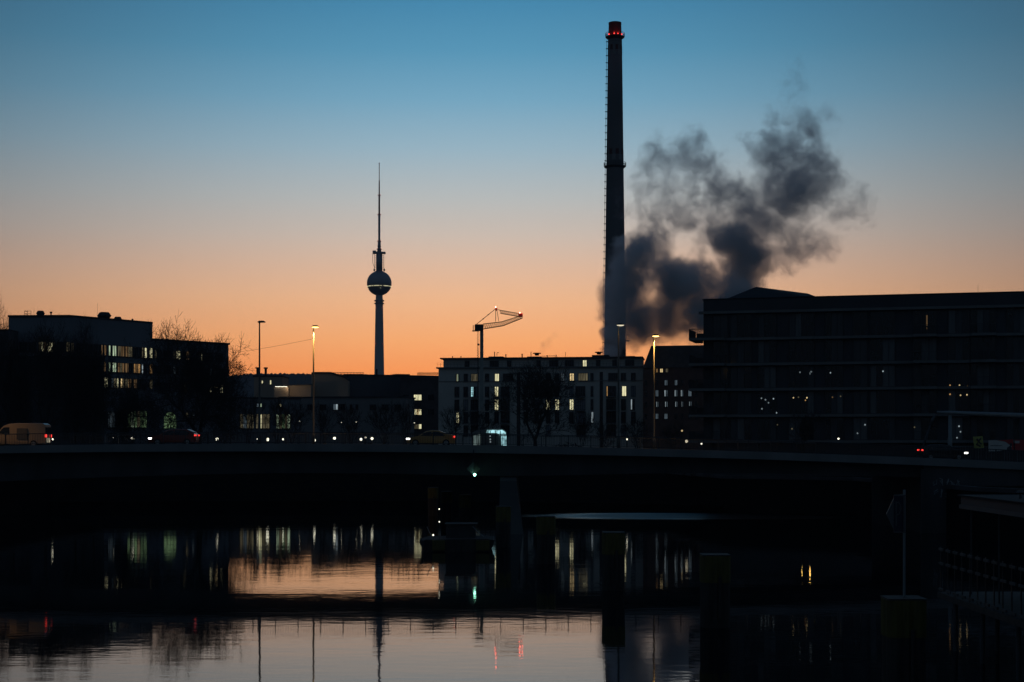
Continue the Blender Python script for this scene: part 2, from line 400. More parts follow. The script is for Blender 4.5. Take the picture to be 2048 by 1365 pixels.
# street lamps on the bridge
def street_lamp(px, top, y, label, lit):
    x = PX(px, y); zb = deck(x)-.16; zt = PZ(top, y)
    r = thing('street_lamp', label, 'street lamp', (x, y, zb), 'street lamps on the bridge')
    a = MB(); a.lathe(x, y, [(.16, zb), (.16, zb+1.1), (.10, zb+1.25), (.085, zt-5), (.06, zt-.12)], M['lamppole'], 10); a.build('pole', r, True)
    a = MB(); a.lathe(x+.18, y, [(.05, zt+.09), (.22, zt+.09), (.36, zt+.0), (.37, zt-.06), (.10, zt-.075), (.05, zt-.08)], M['steel'], 20)
    a.lathe(x, y, [(.08, zt-.16), (.08, zt-.03)], M['steel'], 8); a.build('lamp_head', r, True)
    if lit:
        g = MB(); g.lathe(x+.18, y, [(.34, zt-.075), (.31, zt-.12), (.16, zt-.16), (.02, zt-.17)], LAMP if lit == 2 else LAMPD, 16); g.build('diffuser', r, True)
        ld = bpy.data.lights.new('lamp_light', 'SPOT'); ld.spot_size = R(108); ld.spot_blend = .5
        ld.energy = 1900 if lit == 2 else 12; ld.color = (1, .50, .12); ld.shadow_soft_size = .12
        lo = bpy.data.objects.new('lamp_light', ld); COL.objects.link(lo); lo.parent = r; lo.location = (.42, -.12, zt-zb-.26)
street_lamp(519, 644, 140.2, 'tall dark unlit street lamp left of the glowing yellow one', 0)
street_lamp(627, 653, 155.2, 'street lamp glowing bright yellow, left of the television tower', 2)
street_lamp(1237, 649, 140.2, 'dark street lamp with a faint warm light in front of the chimney', 1)
street_lamp(1308, 671, 155.2, 'street lamp glowing bright yellow beside the steam cloud', 2)
street_lamp(-150, 649, 140.2, 'lit street lamp just outside the left edge of the picture', 2)
ow = MB()
a, b = P(627, 678, 155.2), P(300, 716, 175)
pts = [a.lerp(b, i/14)-Vector((0, 0, .5*math.sin(math.pi*i/14))) for i in range(15)]
ow.tube(pts, .012, M['steel'], 4)
tag(ow.build('overhead_wire'), 'thin sagging wire running left from the glowing lamp pole', 'wire')

# ------------------------------------------------------------------ vehicles (local frame: nose towards -x, width along y)
def car(name, label, cat, px_mid, y, paint, prof, glass, length, width, wheels, tails, heads, face=-1, group='vehicles crossing the bridge', extra=None):
    x = PX(px_mid, y); z = deck(x)-.14
    r = thing(name, label, cat, (x, y, z), group)
    if face > 0: r.rotation_euler = (0, 0, math.pi)
    r.rotation_euler[1] = 0
    def part(mb, nm, parent=None, smooth=False):
        me = mb.mesh(nm); o = bpy.data.objects.new(nm, me); COL.objects.link(o); o.parent = parent or r
        if smooth: me.polygons.foreach_set('use_smooth', [True]*len(me.polygons))
        return o
    h = width/2; mb = MB(); n = len(prof)
    zmax = max(p[1] for p in prof)
    def ins(z_): return h - max(0, (z_-.85))*(.22 if zmax < 1.7 else .07) - (.05 if z_ < .35 else 0)
    rings = []
    for sgn, k in ((-1, .90), (-1, 1.0), (1, 1.0), (1, .90)):
        rings.append([(px, sgn*ins(pz)*(k if pz > .9 or k == 1 else .985), (pz if k == 1 else pz)*(1 if k == 1 else 1)+(0 if k == 1 else (.025 if pz > 1 else 0))) for px, pz in prof])
    for ring in ([rings[1], rings[0], rings[3], rings[2]],):
        vs = [v for q in ring for v in q]; fs = [tuple(range(n)), tuple(range(3*n, 4*n))[::-1]]
        for a_ in range(3):
            for i in range(n): fs.append((a_*n+i, a_*n+(i+1) % n, (a_+1)*n+(i+1) % n, (a_+1)*n+i))
        mb.add(vs, fs, paint)
    body = part(mb, 'body')
    bm = bmesh.new(); bm.from_mesh(body.data); bmesh.ops.bevel(bm, geom=bm.edges, offset=.03, segments=2, affect='EDGES', clamp_overlap=True); bm.to_mesh(body.data); bm.free()
    for gp in glass:
        for sgn in (-1, 1):
            g = MB(); q = [(a_, sgn*(ins(b_)+.012), b_) for a_, b_ in gp]; q2 = [(a_, sgn*(ins(b_)-.05), b_) for a_, b_ in gp]
            k = len(gp); g.add(q+q2, [tuple(range(k)), tuple(range(k, 2*k))[::-1]]+[(i, (i+1) % k, (i+1) % k+k, i+k) for i in range(k)], M['glass'])
            part(g, 'side_window')
    for wx in wheels:
        for sgn in (-1, 1):
            w = MB(); w.tube([(wx, sgn*(h-.21), .32), (wx, sgn*(h+.015), .32)], .32, M['rubber'], 20); wo = part(w, 'wheel')
            w = MB(); w.tube([(wx, sgn*(h+.0), .32), (wx, sgn*(h+.03), .32)], .20, M['chrome'], 14); part(w, 'rim', wo)
    for (bx, bz, sx_, sz_) in tails:
        for sgn in (-1, 1):
            t = MB(); yy = sgn*(h-.16); t.box(bx-sx_, yy-.19, bz-sz_, bx+.035, yy+.19, bz+sz_, TAIL); part(t, 'tail_light')
    for (bx, bz) in heads:
        for sgn in (-1, 1):
            t = MB(); yy = sgn*(h-.2); t.box(bx-.04, yy-.2, bz-.07, bx+.30, yy+.21, bz+.07, HEAD); part(t, 'headlight')
    if extra: extra(part, h)
    return r
saloon = [(-2.25, .25), (-2.28, .55), (-2.1, .78), (-1.2, .96), (-.45, 1.38), (.1, 1.47), (.75, 1.44), (1.55, 1.12), (2.15, 1.02), (2.25, .6), (2.2, .25)]
sglass = [[(-1.0, .97), (-.42, 1.31), (.05, 1.38), (.08, .97)], [(.16, .97), (.13, 1.38), (.7, 1.35), (1.3, 1.03), (1.2, .97)]]
hatch = [(-2.2, .25), (-2.24, .6), (-2.0, .82), (-1.25, .98), (-.55, 1.42), (.1, 1.52), (1.3, 1.5), (1.9, 1.25), (2.12, .95), (2.15, .5), (2.08, .25)]
hglass = [[(-1.0, .99), (-.5, 1.35), (.1, 1.44), (.1, .99)], [(.18, .99), (.18, 1.44), (1.15, 1.42), (1.5, 1.2), (1.45, .99)]]
vanp = [(-2.75, .3), (-2.8, .75), (-2.5, 1.1), (-1.95, 1.22), (-1.35, 1.92), (-.9, 2.12), (0, 2.2), (2.3, 2.2), (2.55, 2.05), (2.62, .5), (2.6, .3)]
vglass = [[(-1.85, 1.24), (-1.3, 1.82), (-.75, 1.85), (-.75, 1.2)]]
def vanextra(part, h):
    for sgn in (-1, 1):
        g = MB(); g.box(-.05, sgn*(h-.02)-.03, .75, .9, sgn*(h-.02)+.035, 1.75, M['officedark']); o = part(g, 'side_panel'); o['label'] = 'dark printed picture on the side'
    g = MB()
    for y0, y1 in ((-.78, -.05), (.05, .78)): g.box(2.58, y0, 1.2, 2.645, y1, 1.85, M['glass'])
    part(g, 'rear_window')
    g = MB(); g.box(2.6, -.6, .45, 2.66, .6, .85, PLATE); part(g, 'number_plate')
    g = MB(); g.box(-1.6, -.3, 2.12, -1.2, .3, 2.13, M['vanpaint'])
    for bx in (-.3, 1.4):
        g2 = MB(); g2.box(bx, -h+.12, 2.2, bx+.05, h-.12, 2.26, M['steel']); part(g2, 'roof_bar')
v = car('van', 'white panel van with dark picture on its side, red tail lights on', 'van', 41, 144.6, M['vanpaint'], vanp, vglass, 5.2, 1.9, (-1.9, 1.5), [(2.62, 1.05, .04, .13)], [(-2.78, .7)], extra=vanextra)
car('car', 'dark red hatchback with red tail lights, left of the unlit lamp', 'car', 349, 145.0, M['redpaint'], hatch, hglass, 4.3, 1.8, (-1.4, 1.35), [(2.13, .95, .1, .07)], [(-2.22, .66)])
car('car', 'cream saloon driving left between the lamps, orange tail light glowing', 'car', 863, 145.0, M['ochre'], saloon, sglass, 4.5, 1.8, (-1.45, 1.4), [(2.22, .88, .12, .06)], [(-2.26, .68)])
car('car', 'black car driving right near the bridge end, white headlight on', 'car', 1884, 150.5, M['blackpaint'], hatch, hglass, 4.5, 1.8, (-1.4, 1.35), [(2.13, 1.0, .1, .07)], [(-2.22, .72)], face=1)

# things at the right end of the bridge
r = thing('overhead_gantry', 'pale blue-grey pole with a long horizontal arm above the black car', 'gantry', P(1900, 930, 160.5))
a = MB(); p = P(1900, 822, 160.5); a.lathe(p.x, p.y, [(.24, 5.6), (.24, 8.5), (.19, 8.6), (.19, p.z)], M['galv'], 12); a.build('post', r, True)
a = MB(); a.tube([P(1874, 825, 161), P(1900, 826, 160.4), P(2048, 832, 156), P(2200, 838, 152)], [.13, .2, .26, .3], M['galv'], 10); a.build('arm', r, True)
r = thing('leaning_pole', 'dark leaning pole with a pale tip rising behind the black car', 'pole', P(1838, 920, 162))
a = MB(); a.tube([P(1836, 925, 162), P(1862, 846, 162)], [.16, .1], M['steel'], 8); a.build('shaft', r, True)
a = MB(); a.tube([P(1861, 849, 162), P(1866, 838, 162), P(1872, 829, 162)], [.17, .17, .07], M['oldmetal'], 8); a.build('tip', r, True)
fr = thing('site_fence', 'bar fence carrying the banners at the right edge', 'fence', P(1980, 925, 163.5))
a = MB()
for i in range(44):
    px = 1905+i*5.2; q = P(px, 926, 163.5); a.box(q.x-.015, q.y-.015, 5.6, q.x+.015, q.y+.015, PZ(893, 163.5), M['galv'])
a.build('bars', fr)
a = MB(); q0, q1 = P(1905, 893, 163.5), P(2130, 893, 163.5); a.box(q0.x, q0.y-.03, q0.z-.03, q1.x, q1.y+.03, q0.z+.03, M['galv']); a.build('top_rail', fr)
bn = thing('banner', 'white banner with a red curve and one dark line of print on the fence', 'banner', P(2010, 903, 163.2))
y = 163.2; a = MB(); poly = [(1977, 881), (1992, 881), (2010, 884), (2024, 893), (2020, 899), (1977, 905)]
a.prism([(PX(u, y), PZ(w, y)) for u, w in poly], y, y+.03, M['white']); a.build('cloth', bn)
a = MB(); poly = [(1995, 881.2), (2026, 879), (2028, 901), (2020.5, 899), (2024.4, 893), (2010.3, 883.8)]
a.prism([(PX(u, y), PZ(w, y)) for u, w in poly], y, y+.03, M['red']); a.build('red_field', bn)
a = MB(); poly = [(2019, 888), (2023, 886), (2025, 890), (2022, 893), (2025, 905), (2014, 905), (2014, 896), (2020, 892)]
a.prism([(PX(u, y), PZ(w, y)) for u, w in poly], y-.02, y-.004, M['text']); a.build('dark_shape', bn)
a = MB(); rnd = random.Random(2); u = 1981.
while u < 2004:
    w = rnd.uniform(.6, 2.2); a.box(PX(u, y), y-.012, PZ(892.2, y), PX(u+w, y), y-.002, PZ(890.9, y), M['text']); u += w+.5
a.build('print_line', bn)
bn = thing('banner', 'red banner with pale corner, last one at the right edge', 'banner', P(2060, 900, 163.2))
a = MB(); a.box(PX(2030, y), y, PZ(902, y), PX(2110, y), y+.03, PZ(880, y), M['red']); a.build('cloth', bn)
a = MB(); a.box(PX(2030, y), y-.02, PZ(887, y), PX(2039, y), y-.004, PZ(882, y), M['white']); a.build('pale_corner', bn)
bn = thing('poster', 'yellow-green poster tilted slightly, left of the white banner', 'poster', P(1957, 898, 163))
a = MB(); y = 163.0; a.prism([(PX(u, y), PZ(w, y)) for u, w in [(1946, 874), (1965, 872.5), (1968, 896), (1949, 898)]], y, y+.03, M['poster']); a.build('sheet', bn)
a = MB(); a.tube([P(1954, 878, 162.97), P(1958, 884, 162.97), P(1953, 889, 162.97), P(1961, 893, 162.97)], .09, M['text'], 4)
a.tube([P(1962, 877, 162.97), P(1957, 883, 162.97), P(1963, 889, 162.97)], .08, M['text'], 4); a.build('dark_print', bn)

# ------------------------------------------------------------------ television tower
D = 2000.; k = D/F; x0 = PX(758.5, D); z = lambda py: PZ(py, D)
tw = thing('television_tower', 'slender television tower with a sphere and red-lit antenna on the skyline', 'tower', (x0, D, GZ))
a = MB(); a.lathe(x0, D, [(16*k*.75, GZ), (9.9*k, z(750)), (7.6*k, z(610)), (6.7*k, z(585))], M['tower'], 32); a.build('shaft', tw, True)
a = MB()
for py in (602, 607.5): a.lathe(x0, D, [(10*k, z(py+1.2)), (10*k, z(py-1.2))], M['towermetal'], 24)
a.build('shaft_ring', tw)
a = MB(); rr = 24.8*k; zc = z(567)
a.lathe(x0, D, [(max(.3, rr*math.cos(t)), zc+rr*math.sin(t)) for t in [R(-88+i*8) for i in range(23)]], M['towermetal'], 48); sp = a.build('sphere', tw, True)
a = MB(); rnd = random.Random(5)
for py, dens, hh in ((573.8, .8, 1.3), (578.5, .25, .9)):
    rz = math.sqrt(rr**2-((py-567)*k)**2)+.25
    for i in range(90):
        if rnd.random() > dens: continue
        t0, t1 = 2*math.pi*i/90, 2*math.pi*(i+.72)/90
        q = [(x0+rz*math.cos(t), D+rz*math.sin(t)) for t in (t0, t1)]; q2 = [(x0+(rz-1.5)*math.cos(t), D+(rz-1.5)*math.sin(t)) for t in (t0, t1)]
        p4 = [q[0], q[1], q2[1], q2[0]]; a.hexa([(u, w, z(py)-hh*k*.5) for u, w in p4]+[(u, w, z(py)+hh*k*.5) for u, w in p4], YEL)
a.build('lit_window_band', sp)
a = MB(); a.lathe(x0, D, [(6.4*k, z(543)), (6.2*k, z(505))], M['towermetal'], 24); a.build('antenna_base', tw, True)
a = MB(); a.box(x0-12.5*k, D-4, z(508), x0+12.5*k, D+4, z(504.5), M['towermetal']); a.box(x0-13*k, D-3, z(506), x0-6*k, D+3, z(502), M['towermetal']); a.build('platform', tw)
for i in range(10):
    py = 512+i*3.4; a = MB(); a.tube([(x0-9.6*k, D, z(py)), (x0+9.6*k, D, z(py))], .35*k, M['steel'], 6); a.tube([(x0, D-9*k, z(py)), (x0, D+9*k, z(py))], .35*k, M['steel'], 6); a.build('dish_arm', tw)
a = MB()
for s_ in (-1, 1):
    a.tube([(x0+s_*9*k, D, z(541)), (x0+s_*9.4*k, D, z(505))], .4*k, M['steel'], 6); a.lathe(x0+s_*10*k, D, [(1.6*k, z(543)), (1.6*k, z(538))], M['steel'], 10)
a.tube([(x0-13*k, D, z(506)), (x0-13*k, D, z(526)), (x0-9.5*k, D, z(536))], .45*k, M['steel'], 6); a.build('antenna_frame', tw)
a = MB(); a.lathe(x0, D, [(4.6*k, z(504)), (3.2*k, z(497)), (3.0*k, z(484)), (2.2*k, z(482)), (2.3*k, z(430)), (2.0*k, z(428))], M['towermetal'], 16); a.build('mast', tw, True)
a = MB(); a.lathe(x0, D, [(1.8*k, z(428)), (1.7*k, z(391)), (1.3*k, z(390)), (1.2*k, z(362)), (.75*k, z(361)), (.7*k, z(328)), (1.4*k, z(327.5)), (1.4*k, z(326.5))], M['redwhite'], 12); a.build('mast_tip', tw, True)
for py, w in ((391, 3.4), (430, 3.8), (483, 4.0), (499, 5.2), (493, 4)):
    a = MB(); a.lathe(x0, D, [(w*k, z(py+.5)), (w*k, z(py-.6))], M['redwhite'], 12); o = a.build('ring', tw)
    if py != 493:
        a = MB()
        for s_ in (-1, 1): a.lathe(x0+s_*w*k*.75, D-w*k*.5, [(.4*k, z(py-.7)), (.4*k, z(py-1.5))], REDS, 8)
        a.build('red_light', o)
for py in (617, 688):
    for s_ in (-1, 1):
        a = MB(); rx = (7.8 if py < 650 else 8.9)*k; a.lathe(x0+s_*rx*.75, D-rx*.68, [(.45*k, z(py+.4)), (.45*k, z(py-.5))], REDS, 8); a.build('red_light', tw)

# ------------------------------------------------------------------ chimney of the power station
D = 480.; k = D/F; x0 = PX(1230, D); z = lambda py: PZ(py, D)
ch = thing('chimney', 'very tall dark power station chimney with a red-lit top', 'chimney', (x0, D, GZ))
def crad(py): return (13.6+(py-46)*(22.0-13.6)/(708-46))*k if py > 75 else (12.2+(py-46)*.06)*k
a = MB(); a.lathe(x0, D, [(crad(py), z(py)) for py in (900, 700, 500, 333, 200, 80)], M['chim'], 40); a.build('shaft', ch, True)
a = MB(); a.lathe(x0, D, [(13.4*k, z(80)), (13.3*k, z(70)), (12.6*k, z(50)), (12.9*k, z(49)), (12.9*k, z(46)), (11.8*k, z(46)), (11.8*k, z(48))], M['chimred'], 40); a.build('chimney_top', ch, True)
for nm, (pa, pb) in {'a': (92, 112), 'b': (300, 322)}.items():   # chequered warning bands
    a = MB(); n = 16
    for row in range(2):
        for i in range(n):
            if (i+row) % 2: continue
            z0_, z1_ = pa+(pb-pa)*row/2, pa+(pb-pa)*(row+1)/2
            vs = []
            for py in (z1_, z0_):
                for t in (2*math.pi*i/n, 2*math.pi*(i+.5)/n, 2*math.pi*(i+1)/n):
                    vs.append((x0+(crad(py)+.03)*math.cos(t), D+(crad(py)+.03)*math.sin(t), z(py)))
            a.add(vs, [(0, 1, 4, 3), (1, 2, 5, 4)], M['chimwhite'] if row else M['chimred'])
    a.build('chequered_band', ch)
for py, w in ((75.5, 19), (334, 22)):
    a = MB(); a.lathe(x0, D, [(w*k-.6, z(py+3)), (w*k, z(py)), (w*k, z(py-1.0))], M['steel'], 32); o = a.build('platform', ch)
    a = MB(); n = 28
    for i in range(n):
        t = 2*math.pi*i/n; a.tube([(x0+w*k*math.cos(t), D+w*k*math.sin(t), z(py-1)), (x0+w*k*math.cos(t), D+w*k*math.sin(t), z(py-8))], .05, M['steel'], 4)
    for hh in (4.5, 8): a.tube([(x0+w*k*math.cos(2*math.pi*i/n), D+w*k*math.sin(2*math.pi*i/n), z(py-hh)) for i in range(n+1)], .05, M['steel'], 4, False)
    a.build('handrail', o)
a = MB()    # ladder with stand-off brackets on the left side
lx = lambda py: x0-crad(py)-.35
a.tube([(lx(80), D, z(80)), (lx(700), D, z(700))], .06, M['steel'], 4)
for i in range(44):
    py = 84+i*14; a.box(lx(py)-.28, D-.2, z(py)-.09, lx(py)+.5, D+.2, z(py)+.09, M['steel'])
a.build('ladder', ch)
for t in (-150, -100, -70, -25, 60, 140):
    a = MB(); rr = 14.2*k; cx, cy = x0+rr*math.cos(R(t)), D+rr*math.sin(R(t)); a.lathe(cx, cy, [(.14, z(71.5)), (.17, z(70)), (.1, z(69.3))], REDL, 10); o = a.build('warning_light', ch, True)
    ld = bpy.data.lights.new('warning_glow', 'POINT'); ld.energy = 16; ld.color = (1, .03, .02); ld.shadow_soft_size = .2
    lo = bpy.data.objects.new('warning_glow', ld); COL.objects.link(lo); lo.parent = ch; rr2 = rr+.8
    lo.location = (rr2*math.cos(R(t)), rr2*math.sin(R(t)), z(69)-GZ)
a = MB(); bx = x0+crad(680)+.1; a.box(bx-.4, D-1, z(683), bx+.95, D+1, z(681), M['steel'])
for u in (bx+.05, bx+.85): a.box(u-.05, D-.9, z(681), u+.05, D-.8, z(670), M['steel'])
a.box(bx, D-.9, z(671), bx+.9, D+.9, z(669.5), M['steel']); a.build('service_cage', ch)

# ------------------------------------------------------------------ apartment building in the middle
ab = thing('apartment_building', 'pale five-storey apartment block with set-back penthouse, several windows lit', 'building', (PX(1080, 355), 355, GZ))
fa = Facade(877, 358, 1286, 352, ab); Y0 = fa.A.y
rows = {1: (762, 748), 2: (793, 774), 3: (820, 800), 4: (846, 825), 5: (872, 852)}
zr = {r_: (fa.z(1060, b_), fa.z(1060, t_)) for r_, (b_, t_) in rows.items()}
zroof = fa.z(1060, 736.5)
fa.body('wall', GZ, zroof, 13, M['plaster'])
a = MB(); fa.hx(a, -.5, fa.L+.2, zroof, zroof+.30, -13.3, .45, M['slab']); a.build('cornice', ab)
a = MB(); fa.hx(a, 0, fa.L, fa.z(1060, 762.8), fa.z(1060, 762), .003, .14, M['slab']); fa.hx(a, -.14, -.003, fa.z(1060, 762.8), fa.z(1060, 762), -13, .14, M['slab']); a.build('string_course', ab)
zpt = fa.z(1060, 717)
ph = MB(); fa.hx(ph, .9, fa.L-.3, zroof+.30, zpt, -11.5, -1.4, M['plaster']); ph = ph.build('penthouse', ab)
a = MB(); fa.hx(a, .2, fa.L-.1, zpt, zpt+.28, -12.2, -.6, M['roof']); a.build('roof', ab)
a = MB()
for z_ in (.55, .95): fa.hx(a, -.3, fa.L, zroof+.3+z_, zroof+.3+z_+.04, .25, .29, M['steel'])
for i in range(60): t = -.3+i*fa.L/59; fa.hx(a, t, t+.04, zroof+.3, zroof+1.27, .24, .3, M['steel'])
a.build('terrace_railing', ab)
wins = {1: [(202, 18, GRN, .2), (262, 24, 0), (325, 45, DIM, 0), (418, 24, 0), (490, 28, YEL), (572, 70, 0), (865, 30, 0), (930, 26, 0), (970, 24, DCOOL), (1038, 28, WARM), (1120, 66, DIM), (1185, 16, 0), (1340, 66, 0), (1415, 32, 0), (1487, 28, 0)],
        2: [(197, 28, 0), (262, 28, 0), (325, 48, [TEAL, M['glass'], M['curtain']]), (418, 26, 0), (487, 24, YEL), (550, 60, 0), (700, 28, 0), (780, 28, 0), (865, 30, 0), (930, 28, 0), (1035, 24, 0), (1100, 66, 0), (1185, 14, 0), (1325, 66, [ORG]+[M['glass']]*8), (1420, 28, YEL), (1487, 28, 0)],
        3: [(197, 28, 0), (262, 28, 0), (325, 48, 0), (418, 26, 0), (487, 24, YEL), (550, 60, 0), (700, 28, 0), (780, 28, 0), (865, 26, YEL), (930, 26, YEL), (1036, 26, YEL), (1100, 66, M['curtain']), (1185, 14, 0), (1325, 66, 0), (1415, 30, 0), (1482, 26, [COOL, M['glass'], M['glass']])],
        4: [(203, 18, YEL), (262, 28, 0), (325, 48, 0), (418, 26, 0), (487, 28, 0), (550, 60, 0), (700, 28, 0), (780, 28, 0), (865, 28, 0), (930, 28, 0), (1035, 24, 0), (1105, 62, M['curtain']), (1187, 12, COOL), (1325, 66, 0), (1415, 30, 0), (1487, 28, 0)],
        5: [(262, 28, 0), (325, 48, 0), (550, 60, 0), (865, 28, 0), (1105, 62, 0), (1325, 66, 0), (1415, 30, 0)]}
for r_, ws in wins.items():
    for w in ws:
        c = 860+w[0]/3.657; hw = w[1]/3.657/2; pane = w[2] if w[2] != 0 else (M['glass'] if random.random() < .8 else M['curtain'])
        z0_, z1_ = zr[r_]
        if pane is GRN: pane = [DIM, GRN, M['glass']]
        o = fa.window(c-hw, c+hw, z0_, z1_, pane, M['framew'] if isinstance(pane, bpy.types.Material) and pane in (YEL, WARM) else M['frame'], cols=4 if w[1] > 40 else 2)
        if w[1] >= 45 and r_ in (2, 3, 4):      # french balconies
            b = MB(); t0, t1 = fa.t(c-hw-.8), fa.t(c+hw+.8)
            fa.hx(b, t0, t1, z0_-.32, z0_-.14, .0, 1.1, M['slab'])
            fa.hx(b, t0, t1, z0_+.85, z0_+.9, 1.02, 1.06, M['steel'])
            n = int((t1-t0)/.2)
            for i in range(n+1): t = t0+(t1-t0-.03)*i/n; fa.hx(b, t, t+.03, z0_-.14, z0_+.85, 1.03, 1.055, M['steel'])
            b.build('balcony', ab)
for c, w in ((648, 26), (1253, 24)):        # dark stairwell glazing strips
    a = MB(); fa.hx(a, fa.t(860+(c-w/2)/3.657), fa.t(860+(c+w/2)/3.657), GZ+1, zroof-1, .0, .06, M['glass']); a.build('stairwell_glazing', ab)
fp = Facade(877, 358, 1286, 352, ab); fp.A = fa.A-fa.n*1.4; fp.B = fa.B-fa.n*1.4
for c, w, pn in ((272, 28, 0), (470, 60, 0), (580, 26, 0), (795, 26, 0), (905, 60, 0), (1020, 60, 0), (1132, 26, YEL), (1230, 26, 0), (1350, 28, 0), (1460, 60, 0)):
    c_ = 860+c/3.657; hw = w/3.657/2; fp.window(c_-hw, c_+hw, fp.z(1060, 735), fp.z(1060, 722), pn or M['glass'], cols=4 if w > 40 else 2)
def roofbox(fc, px0, px1, py0, py1, m, name, root, n0=-8, n1=-4, base=None):
    b = MB(); fc.hx(b, fc.t(px0), fc.t(px1), base if base is not None else fc.z(px0, py0), fc.z(px0, py1), n0, n1, m); return b.build(name, root)
roofbox(fa, 972, 1001, 717, 711.5, M['roof'], 'lift_housing', ab, base=zpt+.25)
roofbox(fa, 1050, 1078, 717, 711.5, M['roof'], 'lift_housing', ab, base=zpt+.25)
roofbox(fa, 1181, 1215, 716, 708.5, M['roof'], 'lift_housing', ab, base=zpt+.25)
roofbox(fa, 1250, 1268, 716, 710.5, M['roof'], 'lift_housing', ab, base=zpt+.25)
for px, py, w in ((983, 705, .1), (1006, 710, .12), (1039, 709, .14), (1057, 705, .08), (1108, 711, .1), (1127, 706, .05), (1090, 712, .1), (898, 714, .1), (915, 714, .1)):
    a = MB(); q = fa.A+fa.u*fa.t(px)-fa.n*5; a.lathe(q.x, q.y, [(w, zpt+.2), (w, PZ(py, q.y)), (w*1.7, PZ(py, q.y)), (w*1.7, PZ(py-.8, q.y))], M['steel'], 8); a.build('vent_pipe', ab)
for px, py, w in ((1068, 706.5, 1.0), (1194, 704.5, 1.0)):
    a = MB(); q = fa.A+fa.u*fa.t(px)-fa.n*6; zz = PZ(py+5, q.y); a.lathe(q.x, q.y, [(.5, zz), (.5, zz+.35), (w, zz+.45), (w*.9, zz+.62)], M['roof'], 14); a.build('roof_fan', ab)
q = fa.A+fa.u*fa.t(988)-fa.n*5; a = MB(); zz = PZ(712, q.y)
a.tube([(q.x, q.y, zz), (q.x, q.y, zz+.6), (q.x+.1, q.y, zz+.75), (q.x+.35, q.y, zz+.75), (q.x+.45, q.y, zz+.6)], .06, M['steel'], 6); a.build('vent_pipe', ab)
a = MB(); q0, q1 = P(1083, 713, 358), P(1110, 712, 358); a.tube([q0, q1], .06, M['steel'], 5); a.tube([q1, q1-Vector((0, 0, .5))], .05, M['steel'], 5); a.build('cable_tray', ab)

# ------------------------------------------------------------------ pitched brick building to its right
pb = thing('brick_building', 'dark red-brick building with a steep mansard roof, between the pale block and dark flats', 'building', (PX(1350, 345), 345, GZ))
fb = Facade(1286.5, 346, 1480, 342, pb)
ze = fb.z(1350, 736); zt = fb.z(1350, 690)
fb.body('wall', GZ, ze, 14, M['brick'])
a = MB(); A_, B_ = fb.A, fb.B; dn = fb.n
i0 = A_+fb.u*1.5; p = [A_+dn*.3-fb.u*.1, B_+dn*.3, B_-dn*14.3, A_-dn*14.3-fb.u*.1]; q = [i0-dn*2.6, B_-dn*2.6, B_-dn*11.5, i0-dn*11.5]
a.hexa([(v_.x, v_.y, ze) for v_ in p]+[(v_.x, v_.y, zt) for v_ in q], M['tile']); a.build('roof', pb)
for i, (c, w, rr_) in enumerate([(1292, 4, 0), (1314, 5, 1), (1332, 6, 1), (1352, 5, 1), (1364, 4, 1), (1380, 6, 1), (1393, 4, 1)]):
    for j, (b_, t_) in enumerate(((771, 761), (793, 781), (814, 804), (838, 828))):
        pn = M['glass']
        if j == 1 and c in (1332, 1352, 1364): pn = [COOL, M['glass'], DCOOL]
        if j == 2 and c in (1314, 1332, 1352, 1364, 1380): pn = [M['glass'], COOL, M['glass'], DCOOL]
        if j == 1 and c in (1380, 1314): pn = DCOOL
        if j == 3 and c in (1314, 1332): pn = DCOOL
        if j == 0: pn = DCOOL if c in (1352, 1332) else pn
        fb.window(c-w/2, c+w/2, fb.z(1340, b_), fb.z(1340, t_), pn, M['brickd'], cols=2, fr=.08)
for c, w, pn in ((1314, 3, ORG), (1323, 5, WARM), (1334, 5, DIM)):
    fb.window(c-w/2, c+w/2, fb.z(1330, 745), fb.z(1330, 738), pn, M['brickd'], cols=2, fr=.08)

# ------------------------------------------------------------------ office building on the left
ob = thing('office_building', 'large dark office block on the left with three bands of lit windows and roof vents', 'building', (PX(200, 300), 300, GZ))
fl = Facade(-60, 291, 140, 290, ob); fr_ = Facade(140, 290, 305, 306.5, ob); zt = PZ(634, 290)
pts = [Vector((PX(17, 290.7), 290.7, 0)), Vector((PX(140, 290), 290, 0)), Vector((PX(305, 306.5), 306.5, 0)), Vector((PX(305, 306.5)-6, 330, 0)), Vector((PX(17, 290.7), 330, 0))]
a = MB(); a.prism([(v_.x, v_.y) for v_ in pts], GZ, zt, M['office'], 'z'); a.build('wall', ob)
a = MB(); c = sum(pts, Vector())/5; a.prism([((v_.x-c.x)*1.006+c.x, (v_.y-c.y)*1.012+c.y) for v_ in pts], zt, zt+.35, M['roof'], 'z'); a.build('roof', ob)
def oz(py): return PZ(py, 300.)
def band(f, lst, b_, t_, ref):
    zb_, zt_ = f.z(ref, b_), f.z(ref, t_)
    for p0, p1, pn in lst:
        n = max(2, int((p1-p0)/3.6)); f.window(p0, p1, zb_, zt_, pn, cols=n, fr=.1)
G0 = M['glass']
band(fl, [(40, 54, G0), (58, 72, G0), (78, 92, [DIM, YEL, BRN]), (95, 110, [YEL, YEL, DIM]), (115, 130, G0), (133, 139.5, DIM)], 704, 685, 90)
band(fr_, [(141.5, 147, DIM), (152, 166, G0), (170, 184, G0), (187, 199, G0), (202, 212, [BRN, G0, BRN]), (217, 232, [GRN, G0, GRN, GRN]), (235, 248, [DIM, BRN]), (250, 264, [BRN, DIM]), (267, 280, G0), (283, 293, [DIM, G0, YEL]), (299, 304, YEL)], 712, 692, 225)
